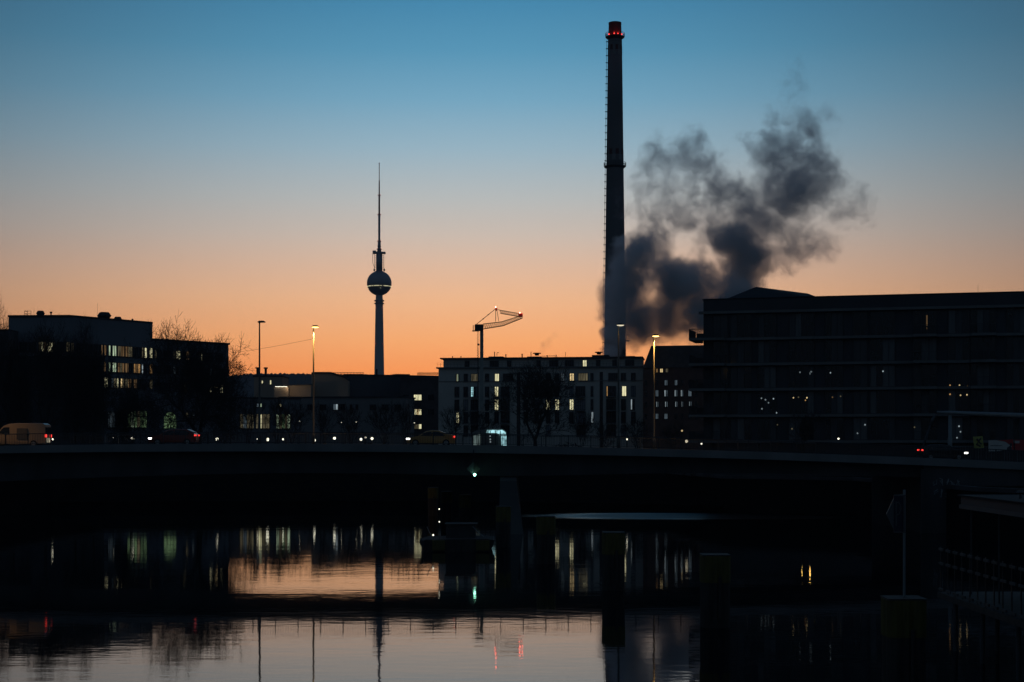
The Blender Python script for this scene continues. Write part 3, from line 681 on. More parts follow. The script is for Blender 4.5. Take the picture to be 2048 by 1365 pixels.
band(fr_, [(152, 166, G0), (170, 184, G0), (187, 199, G0), (201, 211, [DIM, BRN]), (217, 232, [GRN, G0, GRN, GRN]), (235, 248, [BRN, DIM, BRN]), (250, 263, [BRN, G0]), (267, 280, [ORG, BRN, ORG]), (283, 292, [COOL, G0, G0]), (299, 304, ORG)], 744, 726, 225)
band(fr_, [(152, 166, G0), (170, 184, G0), (187, 199, G0), (208, 215, YEL), (218, 231, [G0, DCOOL, DIM]), (233, 248, [YEL, G0, WARM, DIM]), (250, 262, [DIM, BRN]), (267, 280, [BRN, G0]), (283, 292, G0), (299, 304, DIM)], 775, 757, 225)
band(fl, [(x, x+13, G0) for x in range(22, 132, 17)], 735, 716, 90)
def hexvent(px, py0, py1, y, w, label=None):
    q = P(px, py1, y); a = MB(); h_ = PZ(py0, y)-q.z; k_ = w
    a.lathe(q.x, q.y, [(k_*.62, q.z), (k_*.62, q.z+h_*.08), (k_, q.z+h_*.55), (k_*.68, q.z+h_*.97), (k_*.6, q.z+h_)], M['roof'], 6); a.build('roof_vent', ob)
hexvent(81, 622, 634, 300, 9.0*.0968); hexvent(208.5, 625, 641, 306, 14.5*.0985); hexvent(235.5, 634, 644, 308, 8.5*.099)
for px, py0, y_, w in ((102, 624, 296, .12), (265, 638, 306, .1), (68, 617, 298, .02), (195, 607, 304, .02), (118, 626, 296, .02)):
    q = P(px, py0, y_); a = MB(); a.lathe(q.x, q.y, [(w, zt+.2), (w, q.z-.3), (w*2 if w > .05 else w, q.z-.3), (w*2 if w > .05 else w, q.z)], M['steel'], 8); a.build('vent_pipe' if w > .05 else 'lightning_rod', ob)
a = MB()
for px in (49, 55, 62): q = P(px, 634, 294); a.tube([(q.x, q.y, zt), (q.x, q.y, PZ(622, 294))], .04, M['steel'], 5)
for py in (622.5, 628): a.tube([P(49, py, 294), P(62, py, 294)], .04, M['steel'], 5); a.tube([P(49, py, 294), P(49, py, 294)+Vector((0, 2, 0))], .04, M['steel'], 5)
a.build('roof_ladder_cage', ob)
# lower wing
f2 = Facade(305, 307.5, 457, 322, ob); zt2 = PZ(690, 322)
a = MB(); p = [f2.A, f2.B, f2.B-f2.n*20, f2.A-f2.n*20]; a.prism([(v_.x, v_.y) for v_ in p], GZ, zt2, M['office'], 'z'); a.build('wing_wall', ob)
a = MB(); f2.hx(a, -.2, f2.L+.25, zt2, zt2+.35, -20.2, .25, M['roof']); a.build('wing_roof', ob)
roofbox(f2, 306, 330, 684, 677.5, M['roof'], 'lift_housing', ob, -7, -2, base=zt2+.3)
band(f2, [(309, 322, [DIM, G0, G0]), (327, 341, G0), (346, 360, [DIM, YEL]), (366, 386, [G0, BRN, G0]), (392, 405, [G0, DIM, YEL]), (411, 425, G0), (431, 445, G0)], 720, 704, 376)
band(f2, [(309, 322, G0), (327, 341, G0), (346, 356, [DCOOL, G0]), (366, 386, G0), (392, 405, G0), (419, 432, [DCOOL, G0, DCOOL]), (438, 450, G0)], 749, 735, 376)
band(f2, [(309, 322, G0), (327, 341, G0), (361, 373, [G0, DIM]), (392, 405, G0), (419, 451, [YEL, G0, WARM, G0, YEL, G0])], 784, 768, 376)
band(f2, [(366, 376, [G0, DIM]), (384, 393, [DCOOL, G0])], 838, 826, 376)
fr_.window(254, 293, fr_.z(270, 855), fr_.z(270, 822), [DGRN, GRN, DGRN, DIM, DGRN, DGRN], cols=6, rows=3)
fr_.window(205, 240, fr_.z(220, 855), fr_.z(220, 824), [G0, DCOOL, G0], cols=5, rows=3)
f2.window(328, 352, f2.z(340, 857), f2.z(340, 825), DGRN, arch=True)
# low block at the far left edge
lb = thing('low_building', 'dark flat-roofed block at the far left edge, lower than the office block', 'building', (PX(0, 285), 285, GZ))
a = MB(); a.box(PX(-80, 285), 285, GZ, PX(16.5, 285), 300, PZ(661, 285), M['officedark']); a.build('wall', lb)
a = MB(); a.box(PX(-80, 285)-.2, 284.8, PZ(661, 285), PX(16.5, 285)+.1, 300.2, PZ(660, 285)+.1, M['roof']); a.build('roof', lb)
fk = thing('warehouse', 'black windowless shed in front of the office block on the left', 'building', (PX(100, 240), 240, GZ))
a = MB(); a.prism([(PX(-150, 242), 242), (PX(208, 242), 242), (PX(206, 256), 256), (PX(-150, 256), 256)], GZ, PZ(716, 242), M['blackpanel'], 'z'); a.build('wall', fk)
a = MB(); a.prism([(PX(-150, 242)-.2, 241.7), (PX(208, 242)+.2, 241.7), (PX(206, 256)+.2, 256.3), (PX(-150, 256), 256.3)], PZ(716, 242), PZ(714, 242)+.1, M['roof'], 'z'); a.build('roof', fk)
# glazed pavilion
gp = thing('glazed_pavilion', 'low pavilion with large dimly lit panes behind the unlit lamp', 'building', (PX(530, 300), 300, GZ))
fg = Facade(440, 329, 600, 334, gp); zz = fg.z(530, 798)
fg.body('wall', GZ, zz, 10, M['office']); a = MB(); fg.hx(a, -.3, fg.L+.3, zz, zz+.3, -10.3, .3, M['roof']); a.build('roof', gp)
fg.window(480, 507, fg.z(500, 857), fg.z(500, 829), [DIM, DCOOL, DIM, DIM], cols=6, rows=3); fg.window(512, 539, fg.z(500, 857), fg.z(500, 829), [DIM, YEL, DIM, DIM, DIM], cols=6, rows=3)
fg.window(553, 580, fg.z(500, 857), fg.z(500, 829), [GRN, DIM, DGRN, DIM, GRN], cols=5, rows=3)
for c, pn in ((515, DCOOL), (521, GRN), (560, YEL)): fg.window(c-2, c+2, fg.z(520, 814), fg.z(520, 808), pn, cols=1, fr=.06)

# ------------------------------------------------------------------ buildings in the middle distance
def simple(f, zt_, depth, wall, roof, over=.3):
    f.body('wall', GZ, zt_, depth, wall); a = MB(); f.hx(a, -over, f.L+over, zt_, zt_+.35, -depth-over, over, roof); a.build('roof', f.root)
mbld = thing('industrial_hall', 'wide dark hall below the television tower with a roof railing', 'building', (PX(780, 428), 428, GZ))
f = Facade(697, 428, 905, 440, mbld); zt_ = f.z(800, 753); simple(f, zt_, 30, M['officedark'], M['roof'])
roofbox(f, 727, 768, 753, 748.5, M['roof'], 'roof_box', mbld, -12, -6, base=zt_+.3); roofbox(f, 776, 806, 753, 749.5, M['roof'], 'roof_box', mbld, -12, -6, base=zt_+.3); roofbox(f, 806, 834, 753, 746.5, M['roof'], 'roof_box', mbld, -12, -6, base=zt_+.3)
a = MB(); f.hx(a, f.t(771.3), f.t(773), zt_, f.z(772, 736), -9, -8, M['roof']); a.build('flue', mbld)
for (p0, p1, yb, yt) in ((663, 727, 752, 745.5), (835, 880, 751, 746)):
    a = MB(); n = 22
    for i in range(n+1):
        px = p0+(p1-p0)*i/n; q = P(px, yb, 434); a.tube([q, (q.x, q.y, PZ(yt, 434))], .06, M['steel'], 4)
    for s_ in (0, .5): a.tube([P(p0, yt+s_*(yb-yt), 434), P(p1, yt+s_*(yb-yt), 434)], .06, M['steel'], 4)
    a.build('roof_railing', mbld)
a = MB(); f.hx(a, f.t(735.5), f.t(740.5), zt_+.36, zt_+.55, -5, -3, DCOOL); a.build('skylight', mbld)
bh = thing('beige_hall', 'brownish beige gabled hall left of the tower foot', 'building', (PX(660, 424), 424, GZ))
y = 424.; a = MB(); poly = [(623, 800), (623, 749), (630, 748), (662, 748), (688, 756), (696.5, 762), (696.5, 800)]
a.prism([(PX(u, y), PZ(w, y) if w < 799 else GZ) for u, w in poly], y, y+35, M['beige']); a.build('wall', bh)
a = MB(); rp = [(PX(u, y), PZ(w, y)) for u, w in poly[1:6]]; rp2 = [(u, w+.5) for u, w in rp][::-1]
a.prism(rp+rp2, y-.3, y+35.3, M['roof']); a.build('roof', bh)
b2 = thing('low_beige_hall', 'low beige hall with a line of small lights along its roof', 'building', (PX(590, 418), 418, GZ))
y = 418.; a = MB(); a.prism([(PX(u, y), z_) for u, z_ in ((572, GZ), (572, PZ(772, y)), (622, PZ(770.5, y)), (622, GZ))], y, y+18, M['beige']); a.build('wall', b2)
a = MB(); a.prism([(PX(u, y), z_) for u, z_ in ((571, PZ(772, y)), (571, PZ(770.5, y)), (622.5, PZ(769, y)), (622.5, PZ(770.5, y)))], y-.3, y+18.3, M['roof']); a.build('roof', b2)
for i in range(9):
    a = MB(); q = P(551.5+i*2.7, 773.5+(i % 3)*.2, 414); a.box(q.x-.14, q.y, q.z-.06, q.x+.14, q.y+.15, q.z+.06, GLOBE); a.build('roof_light', b2)
a = MB(); q0, q1 = P(548, 774.4, 414.4), P(576, 774.4, 414.4); a.box(q0.x, q0.y, GZ, q1.x, q1.y+3.5, q0.z, M['beige']); a.build('annex', b2)
ld = bpy.data.lights.new('roof_glow', 'POINT'); ld.energy = 110; ld.color = (1, .75, .45); ld.shadow_soft_size = .4
lo = bpy.data.objects.new('roof_glow', ld); COL.objects.link(lo); lo.parent = b2; lo.location = P(580, 774, 413.5)-b2.location
b3 = thing('small_block', 'small beige block with two tiny lit windows behind the big bare tree', 'building', (PX(540, 440), 440, GZ))
f = Facade(508, 440, 564.5, 440, b3); simple(f, f.z(540, 754), 12, M['beige'], M['roof'])
f.window(523.6, 526, f.z(525, 767), f.z(525, 762), YEL, cols=1, fr=.08); f.window(540, 542.5, f.z(541, 769), f.z(541, 761), YEL, cols=1, fr=.08)
a = MB()
for px, py in ((515, 738), (531.5, 738)): q = P(px, py, 443); a.lathe(q.x, 443, [(.35, f.z(540, 754)), (.35, q.z), (.6, q.z), (.6, q.z+.4)], M['roof'], 8)
a.build('chimney', b3)
b4 = thing('long_low_building', 'long two-storey grey building in the middle with a few dim windows', 'building', (PX(650, 400), 400, GZ))
f = Facade(560, 402, 812, 398, b4); simple(f, f.z(700, 796), 12, M['plaster2'], M['roof'])
f.window(667, 690, f.z(680, 820), f.z(680, 809), [DCOOL, COOL, G0, G0, G0], cols=5); f.window(700, 716, f.z(700, 819), f.z(700, 810), [G0, M['curtain'], G0], cols=4)
for c in (590, 615, 640, 740, 765, 790): f.window(c, c+12, f.z(c, 820), f.z(c, 810), G0, cols=3)
b5 = thing('brick_house', 'dark brick block with a column of three lit windows left of the pale flats', 'building', (PX(840, 420), 420, GZ))
f = Facade(800, 420, 876, 418, b5); simple(f, f.z(840, 757), 14, M['brickd'], M['roof'])
for b_, t_, pn in ((801, 790, [YEL]*3), (830, 819, [YEL, WARM, YEL]), (858, 849, [DIM, DIM, YEL])): f.window(828, 843, f.z(835, b_), f.z(835, t_), pn, M['frame'], cols=5, fr=.08)
for b_, t_ in ((801, 790), (830, 819)):
    for c in (806, 856): f.window(c, c+12, f.z(c, b_), f.z(c, t_), G0, cols=3, fr=.08)
# distant wooded hill
a = MB(); rnd = random.Random(9); y = 2600.; vs = []; n = 220
for i in range(n+1):
    px = 380+i*2.6; zz = PZ(747.5, y)-max(0, (px-560)/110)**2*1.2+rnd.uniform(-1.2, 1.2)-8*max(0, (500-px)/100)
    vs += [(PX(px, y), y-150, GZ), (PX(px, y), y, zz), (PX(px, y), y+250, GZ)]
fs = []
for i in range(n): fs += [(i*3, i*3+3, i*3+4, i*3+1), (i*3+1, i*3+4, i*3+5, i*3+2)]
a.add(vs, fs, M['hill']); tag(a.build('wooded_hill'), None, None, kind='structure')

# ------------------------------------------------------------------ dark apartment building on the right
rb = thing('riverside_apartments', 'long black apartment block at the right with pale floor slabs and balconies', 'building', (PX(1700, 180), 180, GZ))
f = Facade(1407, 184, 2230, 172, rb); RB = f
def rz(py): return f.z(1407, py)
H_ = f.n*0
f.body('wall', GZ, rz(601), 15, M['blackpanel'])
a = MB(); f.hx(a, -.12, f.L, rz(601), rz(601)+.15, -15.1, .12, M['zinc']); a.build('roof_edge', rb)
a = MB(); f.hx(a, 0.02, f.L, rz(624), rz(601)-.02, .005, .10, M['blackpanel']); a.build('attic_panel', rb)
slabs = [627, 680.5, 731, 781, 833, 884]
for i, py in enumerate(slabs):
    a = MB(); f.hx(a, -.5, f.L, rz(py)-.13, rz(py)+.17, 0, .55, M['slab']); a.build('floor_slab', rb)
wx = [(250, 332), (350, 470), (510, 612), (690, 832), (900, 1000), (1062, 1140), (1160, 1300), (1410, 1542), (1612, 1732), (1742, 1882), (1950, 2060), (2110, 2230), (2290, 2400)]
rnd = random.Random(11)
for fl_i in range(5):
    zb, zt_ = rz(slabs[fl_i+1])+.25, rz(slabs[fl_i])-.3
    for j, (p0, p1) in enumerate(wx):
        k_ = max(2, round((p1-p0)/38)); pn = [rnd.choice([G0, G0, M['rbcurtain'], M['rbcurtain2']]) for _ in range(k_)]
        lab = None
        if fl_i == 0 and j == 7: pn = [G0]*k_
        f.window(1340+p0/2.893, 1340+p1/2.893, zb, zt_, pn, M['frame'], cols=k_, fr=.06)
# balconies
for fl_i in range(5):
    for (p0, p1) in ((1408, 1544), (1740, 1884), (120, 325)):
        z0_ = rz(slabs[fl_i+1])+.17
        a = MB(); t0, t1 = f.t(1340+p0/2.893), f.t(1340+p1/2.893)
        dep = 1.5
        f.hx(a, t0, t1, z0_-.30, z0_, .56, dep, M['slab'])
        f.hx(a, t0, t1, z0_+1.0, z0_+1.05, dep-.06, dep, M['steel'])
        n = int((t1-t0)/.13)
        for i in range(n+1): t = t0+(t1-t0-.02)*i/n; f.hx(a, t, t+.03, z0_, z0_+1.0, dep-.05, dep-.02, M['steel'])
        if p0 == 120:
            f.hx(a, t0, -.6, z0_-.30, z0_, -4, .56, M['slab'])
            for i in range(32): s_ = -4+i*.17; f.hx(a, t0, t0+.03, z0_, z0_+1.0, s_, s_+.03, M['steel'])
            f.hx(a, t0, t0+.05, z0_+1.0, z0_+1.05, -4, dep, M['steel'])
            f.hx(a, t0+.1, -.001, z0_, z0_+.9, -3.98, -3.9, M['blackpanel'])
        a.build('balcony', rb)
# small glowing beads standing in for street-lamp reflections in the glass
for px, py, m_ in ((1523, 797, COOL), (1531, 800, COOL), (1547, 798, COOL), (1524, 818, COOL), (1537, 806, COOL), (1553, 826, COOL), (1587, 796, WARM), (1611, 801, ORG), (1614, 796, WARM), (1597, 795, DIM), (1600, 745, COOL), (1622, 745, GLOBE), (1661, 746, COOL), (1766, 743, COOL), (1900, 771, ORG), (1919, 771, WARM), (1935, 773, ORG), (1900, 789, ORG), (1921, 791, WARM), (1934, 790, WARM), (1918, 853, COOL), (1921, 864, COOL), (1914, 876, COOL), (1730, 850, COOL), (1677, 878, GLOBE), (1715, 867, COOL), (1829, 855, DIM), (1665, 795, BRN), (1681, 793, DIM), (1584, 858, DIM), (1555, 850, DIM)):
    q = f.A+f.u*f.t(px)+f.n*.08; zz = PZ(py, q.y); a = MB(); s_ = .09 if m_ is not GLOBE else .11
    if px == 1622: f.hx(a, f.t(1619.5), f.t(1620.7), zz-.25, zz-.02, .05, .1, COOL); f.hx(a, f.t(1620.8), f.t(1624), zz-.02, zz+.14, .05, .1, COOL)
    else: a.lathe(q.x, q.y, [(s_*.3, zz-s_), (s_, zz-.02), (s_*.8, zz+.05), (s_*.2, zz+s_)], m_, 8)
    a.build('glass_glint', rb)
a = MB(); f.hx(a, f.t(1852.3), f.t(1855), f.z(1853, 652), f.z(1853, 631), .06, .10, BRN); f.hx(a, f.t(1852.8), f.t(1854.4), f.z(1853, 659), f.z(1853, 655), .06, .10, BRN); a.build('lit_curtain_gap', rb)
rod = MB(); q = P(1956, 570, 186); rod.tube([(q.x, q.y, rz(601)), q], .015, M['steel'], 4); rod.build('lightning_rod', rb)
# hipped roof behind
hb = thing('hipped_roof_building', 'building with a low hipped metal roof rising behind the black apartment block', 'building', (PX(1520, 222), 222, GZ))
y0_, y1_ = 213., 229.; ez = PZ(606, 215)
a = MB(); a.box(PX(1414, y1_), y0_, GZ, PX(1650, y0_), y1_, ez, M['blackpanel']); a.build('wall', hb)
a = MB(); e0, e1 = PX(1411, y1_), PX(1656, y0_)
ap = P(1512, 574, 221); bp = P(1604, 584.5, 224)
a.add([(e0, y0_-.4, ez), (e1, y0_-.4, ez), (e1, y1_+.4, ez), (e0, y1_+.4, ez), tuple(ap), (bp.x+.8, bp.y, bp.z-.2)], [(0, 1, 4), (1, 5, 4), (1, 2, 5), (2, 3, 4, 5), (3, 0, 4), (0, 3, 2, 1)], M['zinc']); a.build('roof', hb)

# ------------------------------------------------------------------ crane
D = 330.; cr_ = thing('construction_crane', 'self-erecting crane with folded lattice jib and red lamps above the pale flats', 'crane', (PX(963, D), D, GZ))
Q = lambda px, py, dy=0: P(px, py, D)+Vector((0, dy, 0))
a = MB(); xm = PX(963.4, D); a.box(xm-.36, D-.36, PZ(822, D), xm+.36, D+.36, PZ(658, D), M['cranemast'])
for py in range(670, 820, 12): a.box(xm-.40, D-.40, PZ(py+.6, D), xm+.40, D+.40, PZ(py-.6, D), M['cranemast'])
a.build('mast', cr_)
def lattice(mb, p0, p1, q0, q1, n, w, r_, m):   # lower chord p0-p1, upper chord q0-q1, half width w in y
    for s_ in (-w, w):
        o = Vector((0, s_, 0)); mb.tube([p0+o, p1+o], r_*1.5, m, 4); 
        for i in range(n):
            a_ = p0.lerp(p1, i/n)+o; b_ = q0.lerp(q1, (i+.5)/n)+o*0.4; c_ = p0.lerp(p1, (i+1)/n)+o
            mb.tube([a_, b_], r_, m, 4); mb.tube([b_, c_], r_, m, 4)
    for s_ in (-.4*w, .4*w): mb.tube([q0+Vector((0, s_, 0)), q1+Vector((0, s_, 0))], r_*1.6, m, 4)
    for i in range(n+1): a_ = p0.lerp(p1, i/n); mb.tube([a_+Vector((0, w, 0)), a_-Vector((0, w, 0))], r_, m, 4)
a = MB(); lattice(a, Q(966, 658.5), Q(1006, 652), Q(966, 648.5), Q(1004, 644), 9, .5, .045, M['craneyel']); lattice(a, Q(1006, 652), Q(1045, 636.5), Q(1004, 644), Q(1043, 631.5), 10, .45, .045, M['craneyel']); a.build('jib', cr_)
a = MB(); lattice(a, Q(1001, 627), Q(1040, 634), Q(998, 620.5), Q(1044, 628.5), 11, .35, .04, M['craneyel']); a.build('folded_jib', cr_)
a = MB(); a.box(PX(1037, D), D-.5, PZ(634, D), PX(1045.5, D), D+.5, PZ(627.5, D), M['cranered']); a.build('jib_tip', cr_)
a = MB(); a.box(PX(950, D), D-.8, PZ(662, D), PX(966.5, D), D+.8, PZ(649.5, D), M['steel'])
for px in (946.5, 950): a.box(PX(px, D)-.06, D-.8, PZ(662.5, D), PX(px, D)+.06, D+.8, PZ(651, D), M['craneyel'])
a.box(PX(944.5, D), D-.8, PZ(663, D), PX(958, D), D+.8, PZ(661.8, D), M['craneyel']); a.build('counter_frame', cr_)
a = MB()
for dy in (-.4, .4):
    a.tube([Q(991.2, 643, dy), Q(991.5, 618, 0)], .07, M['craneyel'], 5); a.tube([Q(997.5, 642.5, dy), Q(993.5, 618, 0)], .06, M['craneyel'], 5)
a.box(PX(990.5, D), D-.2, PZ(622, D), PX(994.5, D), D+.2, PZ(616, D), M['cranered']); a.build('a_frame', cr_)
a = MB(); a.tube([Q(953, 649), Q(991.5, 618)], .07, M['steel'], 5); a.tube([Q(993.5, 618), Q(1001, 622)], .05, M['steel'], 5)
for t in (.35, .62): c_ = Q(953, 649).lerp(Q(991.5, 618), t); a.box(c_.x-.15, c_.y-.1, c_.z-.12, c_.x+.15, c_.y+.1, c_.z+.12, M['steel'])
a.build('stay_rope', cr_)
a = MB()
for px in (954.8, 956.6): a.tube([Q(px, 662), Q(px, 850)], .035, M['steel'], 4)
a.box(PX(955.2, D), D-.25, PZ(691.5, D), PX(959, D), D+.25, PZ(688, D), M['steel'])
for py in range(696, 850, 5): a.tube([Q(954.8, py), Q(957.6, py+2.5)], .03, M['steel'], 4); a.tube([Q(957.6, py+2.5), Q(954.8, py+5)], .03, M['steel'], 4)
a.build('hoist_rope', cr_)
a = MB(); lattice(a, Q(959, 930), Q(959.5, 822), Q(969, 930), Q(968, 822), 12, .5, .06, M['cranemast']); a.build('lower_mast', cr_)
for px, py, m_ in ((991.3, 614.6, CRL), (1039.5, 626, CRL), (1044.5, 628.5, CRL)):
    a = MB(); q = Q(px, py); a.lathe(q.x, q.y, [(.08, q.z-.16), (.11, q.z), (.05, q.z+.12)], m_, 8); a.build('warning_light', cr_, True)
    ld = bpy.data.lights.new('warning_glow', 'POINT'); ld.energy = 14; ld.color = (1, .1, .06); ld.shadow_soft_size = .15
    lo = bpy.data.objects.new('warning_glow', ld); COL.objects.link(lo); lo.parent = cr_; lo.location = q-cr_.location+Vector((0, -.6, .2))

# ------------------------------------------------------------------ trees
def grow(seed, trunk_h, spread, levels, r0, ratio=.76, up=.10, kids=(2, 3), first=.35, wob=.10, twig=3, minr=.016):
    rnd = random.Random(seed); tr = MB(); cr = MB()
    def rec(p, d, L, r_, lev):
        pts = [p]; dd = d.copy(); ns = 3 if lev < 3 else 2
        for i in range(ns):
            dd = (dd+Vector((rnd.uniform(-1, 1), rnd.uniform(-1, 1), rnd.uniform(-1, 1)))*wob+Vector((0, 0, up*.5))).normalized()
            pts.append(pts[-1]+dd*(L/ns))
        rads = [max(minr, r_*(1-.38*i/ns)) for i in range(ns+1)]
        (tr if lev == 0 else cr).tube(pts, rads, M['bark'], 8 if lev == 0 else (5 if lev < 3 else 3), False)
        if lev >= levels: return
        n = rnd.randint(*kids)+(1 if lev in (0, 1) else 0)
        a0_ = rnd.uniform(0, 6.28)
        for i in range(n):
            ang = a0_+i*6.283/n+rnd.uniform(-.5, .5); tilt = R(rnd.uniform(18, 48))*spread
            u_ = dd.orthogonal().normalized(); w_ = dd.cross(u_)
            nd = (dd*math.cos(tilt)+(u_*math.cos(ang)+w_*math.sin(ang))*math.sin(tilt)).normalized()
            rec(pts[-1], nd, L*ratio*rnd.uniform(.8, 1.15), rads[-1]*.80, lev+1)
        for i in range(1, ns):      # side shoots along the branch
            for _s in range(3 if lev >= 4 else 2 if lev >= 3 else 1):
                if lev < 1 or rnd.random() > .85: continue
                tilt = R(rnd.uniform(35, 65)); ang = rnd.uniform(0, 6.28); u_ = dd.orthogonal().normalized(); w_ = dd.cross(u_)
                nd = (dd*math.cos(tilt)+(u_*math.cos(ang)+w_*math.sin(ang))*math.sin(tilt)).normalized()
                rec(pts[i], nd, L*rnd.uniform(.5, .8), rads[i]*.5, min(levels, lev+2))
    rec(Vector((0, 0, -.2)), Vector((0, 0, 1)), trunk_h, r0, 0)
    return tr.mesh('trunk'), cr.mesh('crown'), sorted(v[2] for v in cr.v)[int(len(cr.v)*.995)], sorted(abs(v[0]) for v in cr.v)[int(len(cr.v)*.995)]
T = {'wide': grow(21, 3.4, 1.15, 8, .48, .80, .06), 'dense': grow(5, 3.0, .95, 7, .30, .78, .14, (2, 3)), 'young': grow(8, 2.2, .7, 5, .10, .72, .2)}
def tree(kind, px, y, top, label, group, width=None, base=GZ, rot=0, name='bare_tree'):
    trm, crm, h_, w_ = T[kind]; r = thing(name, label, 'tree', (PX(px, y), y, base), group)
    H = PZ(top, y)-base; sz = H/h_; sxy = sz if width is None else (width/2*y/F)/w_
    r.scale = (sxy, sxy, sz); r.rotation_euler = (0, 0, rot)
    for nm, me in (('trunk', trm), ('crown', crm)):
        o = bpy.data.objects.new(nm, me); COL.objects.link(o); o.parent = r
g = 'bare winter trees along the river bank'
tree('wide', 400, 222, 664, 'big spreading bare tree in front of the office wing', g, 300)
tree('dense', 1072, 250, 731, 'dense dark bare tree in front of the pale apartment block', g, 195, rot=1)
tree('wide', -8, 320, 622, 'bare treetop poking above the low block at the far left', g, 90, rot=2)
for i, (px, y, top, w, lab) in enumerate(((28, 215, 662, 130, 'tall bare tree at the left edge behind the van'), (92, 210, 655, 130, 'bare tree in front of the office block, right above the van'), (150, 222, 662, 130, 'bare tree between the left office windows and the van'),
        (188, 216, 700, 110, 'bare tree at the right end of the dark shed'), (262, 228, 765, 110, 'small bare tree before the green-lit hall windows'))):
    tree('dense' if i % 2 else 'wide', px, y, top, lab, g, w, rot=i*1.3)
ys = ((498, 792, 'in front of the left panes of the glazed pavilion'), (556, 800, 'in front of the right pane of the glazed pavilion'), (585, 800, 'left of the glowing lamp pole'), (648, 806, 'just right of the glowing lamp pole'), (702, 812, 'left of the television tower'), (768, 806, 'below the television tower'), (812, 800, 'beside the lit brick house windows'), (905, 812, 'above the cream saloon'), (960, 822, 'at the foot of the crane'), (1165, 822, 'right of the dense dark tree'),
      (1210, 842, 'left of the faint street lamp'), (1275, 838, 'between the two right street lamps'), (1345, 846, 'before the brick mansard building'), (1605, 822, 'in front of the black apartment block'))
for i, (px, top, lab) in enumerate(ys):
    tree('young', px, 176 if px > 1500 else 262+7*(i % 3), top, 'young bare tree '+lab, 'young trees on the far bank', 60+12*(i % 3), rot=i*.9, name='young_tree')
# hedge along the far quay
a = MB(); rnd = random.Random(3)
for i in range(5200):
    x = rnd.uniform(-75, 42); y = rnd.uniform(248, 251) if x < 18 else rnd.uniform(192, 194); h_ = 2.6+.8*math.sin(x*.21)+.5*math.sin(x*.77+1)
    z_ = GZ+rnd.uniform(0, 1)**.7*h_; v_ = [Vector((rnd.gauss(0, .22), rnd.gauss(0, .22), rnd.gauss(0, .22))) for _ in range(3)]
    a.add([Vector((x, y, z_))+q for q in v_], [(0, 1, 2)], M['bark'])
tag(a.build('hedge'), 'dark leafless hedge on the far bank', 'hedge', kind='stuff')

# ------------------------------------------------------------------ lamps on the far bank
def path_lamp(px, py, y, s, label, m=GLOBE, group='small lamps along the far bank'):
    q = P(px, py, y); r = thing('path_lamp', label, 'lamp', (q.x, y, GZ), group)
    a = MB(); a.tube([(q.x, y, GZ), (q.x, y, q.z-s)], .05, M['steel'], 6); a.build('post', r)
    a = MB(); a.lathe(q.x, y, [(s*.5, q.z-s), (s, q.z-.25*s), (s*.95, q.z+.4*s), (s*.4, q.z+s)], m, 12); a.build('globe', r, True)
    a = MB(); a.lathe(q.x, y, [(s*1.05, q.z+s*.95), (s*.6, q.z+s*1.25), (.03, q.z+s*1.4)], M['steel'], 10); a.build('cap', r)
L_ = [(105, 879, 235, .14, 'tiny lamp just right of the van'), (227, 875, 240, .10, 'faint lamp left of the two bright ones near the shed'), (265, 877.5, 240, .25, 'bright lamp between the van and the red hatchback'),
      (434, 878.5, 270, .25, 'bright lamp right of the red hatchback'), (515, 878.5, 275, .12, 'small lamp at the foot of the unlit street lamp'), (535, 879.5, 280, .28, 'bright lamp right of the unlit street lamp'),
      (566, 879, 280, .17, 'small lamp midway between the two left street lamps'), (629, 881, 280, .24, 'lamp at the foot of the glowing left street lamp'), (669, 877, 282, .24, 'lamp below the left part of the long grey building'),
      (722, 879, 284, .24, 'left one of the three lamps below the television tower'), (731, 875.5, 290, .16, 'middle one of the three lamps below the television tower'), (744, 877.5, 284, .24, 'right one of the three lamps below the television tower'),
      (599, 843, 330, .10, 'faint raised lamp right of the glazed pavilion'), (683, 845, 330, .09, 'faint raised lamp below the dim window'), (713, 844.5, 330, .15, 'raised lamp left of the television tower foot'), (829, 846, 330, .11, 'raised lamp under the lit brick house windows'),
      (1254, 879, 260, .13, 'small cool lamp between the two right street lamps'), (1403, 888, 200, .10, 'small white lamp left of the black apartments')]
for q in L_: path_lamp(*q)
path_lamp(1364, 862, 210, .12, 'small orange lamp at the corner of the black apartments', WARM)
path_lamp(1373, 883, 205, .19, 'warm lamp low beside the black apartments', LAMPD)
# lights under the right end of the bridge, seen mirrored in the water
for px, py, m_, s_, lab in ((1620, 914, SODL, .09, 'right one of two sodium lamps on the bank under the bridge'), (1604, 914, SODL, .05, 'left one of two sodium lamps on the bank under the bridge')):
    path_lamp(px, py, 173.5, s_, lab, m_, 'sodium lamps below the bridge')
# lit site shelter
sh = thing('site_shelter', 'teal-lit building site shelter behind the railing, at the foot of the crane', 'shelter', (PX(982, 252), 252, GZ))
y = 252.; a = MB(); outl = [(944, 932), (944, 866), (953, 861), (972, 858.5), (1006, 858.5), (1013, 864), (1015, 874), (1015, 932)]
a.prism([(PX(u, y), PZ(w, y)) for u, w in outl], y+.3, y+6, M['plaster2']); a.build('shell', sh)
a = MB(); a.prism([(PX(u, y), PZ(w, y)) for u, w in [(972, 866), (974, 860.5), (1005, 860.5), (1011, 865), (1013, 874), (1013, 900), (1003, 900), (1002, 873), (994, 866.5)]], y+.1, y+.35, TEAL); a.build('lit_panel', sh)
a = MB(); a.prism([(PX(u, y), PZ(w, y)) for u, w in [(947, 900), (947, 872), (960, 868), (960, 900)]], y+.1, y+.35, emi('pale_lit_panel', (.55, .75, .72), .16, .7, (2, 2, .6))); a.build('side_panel', sh)
a = MB()
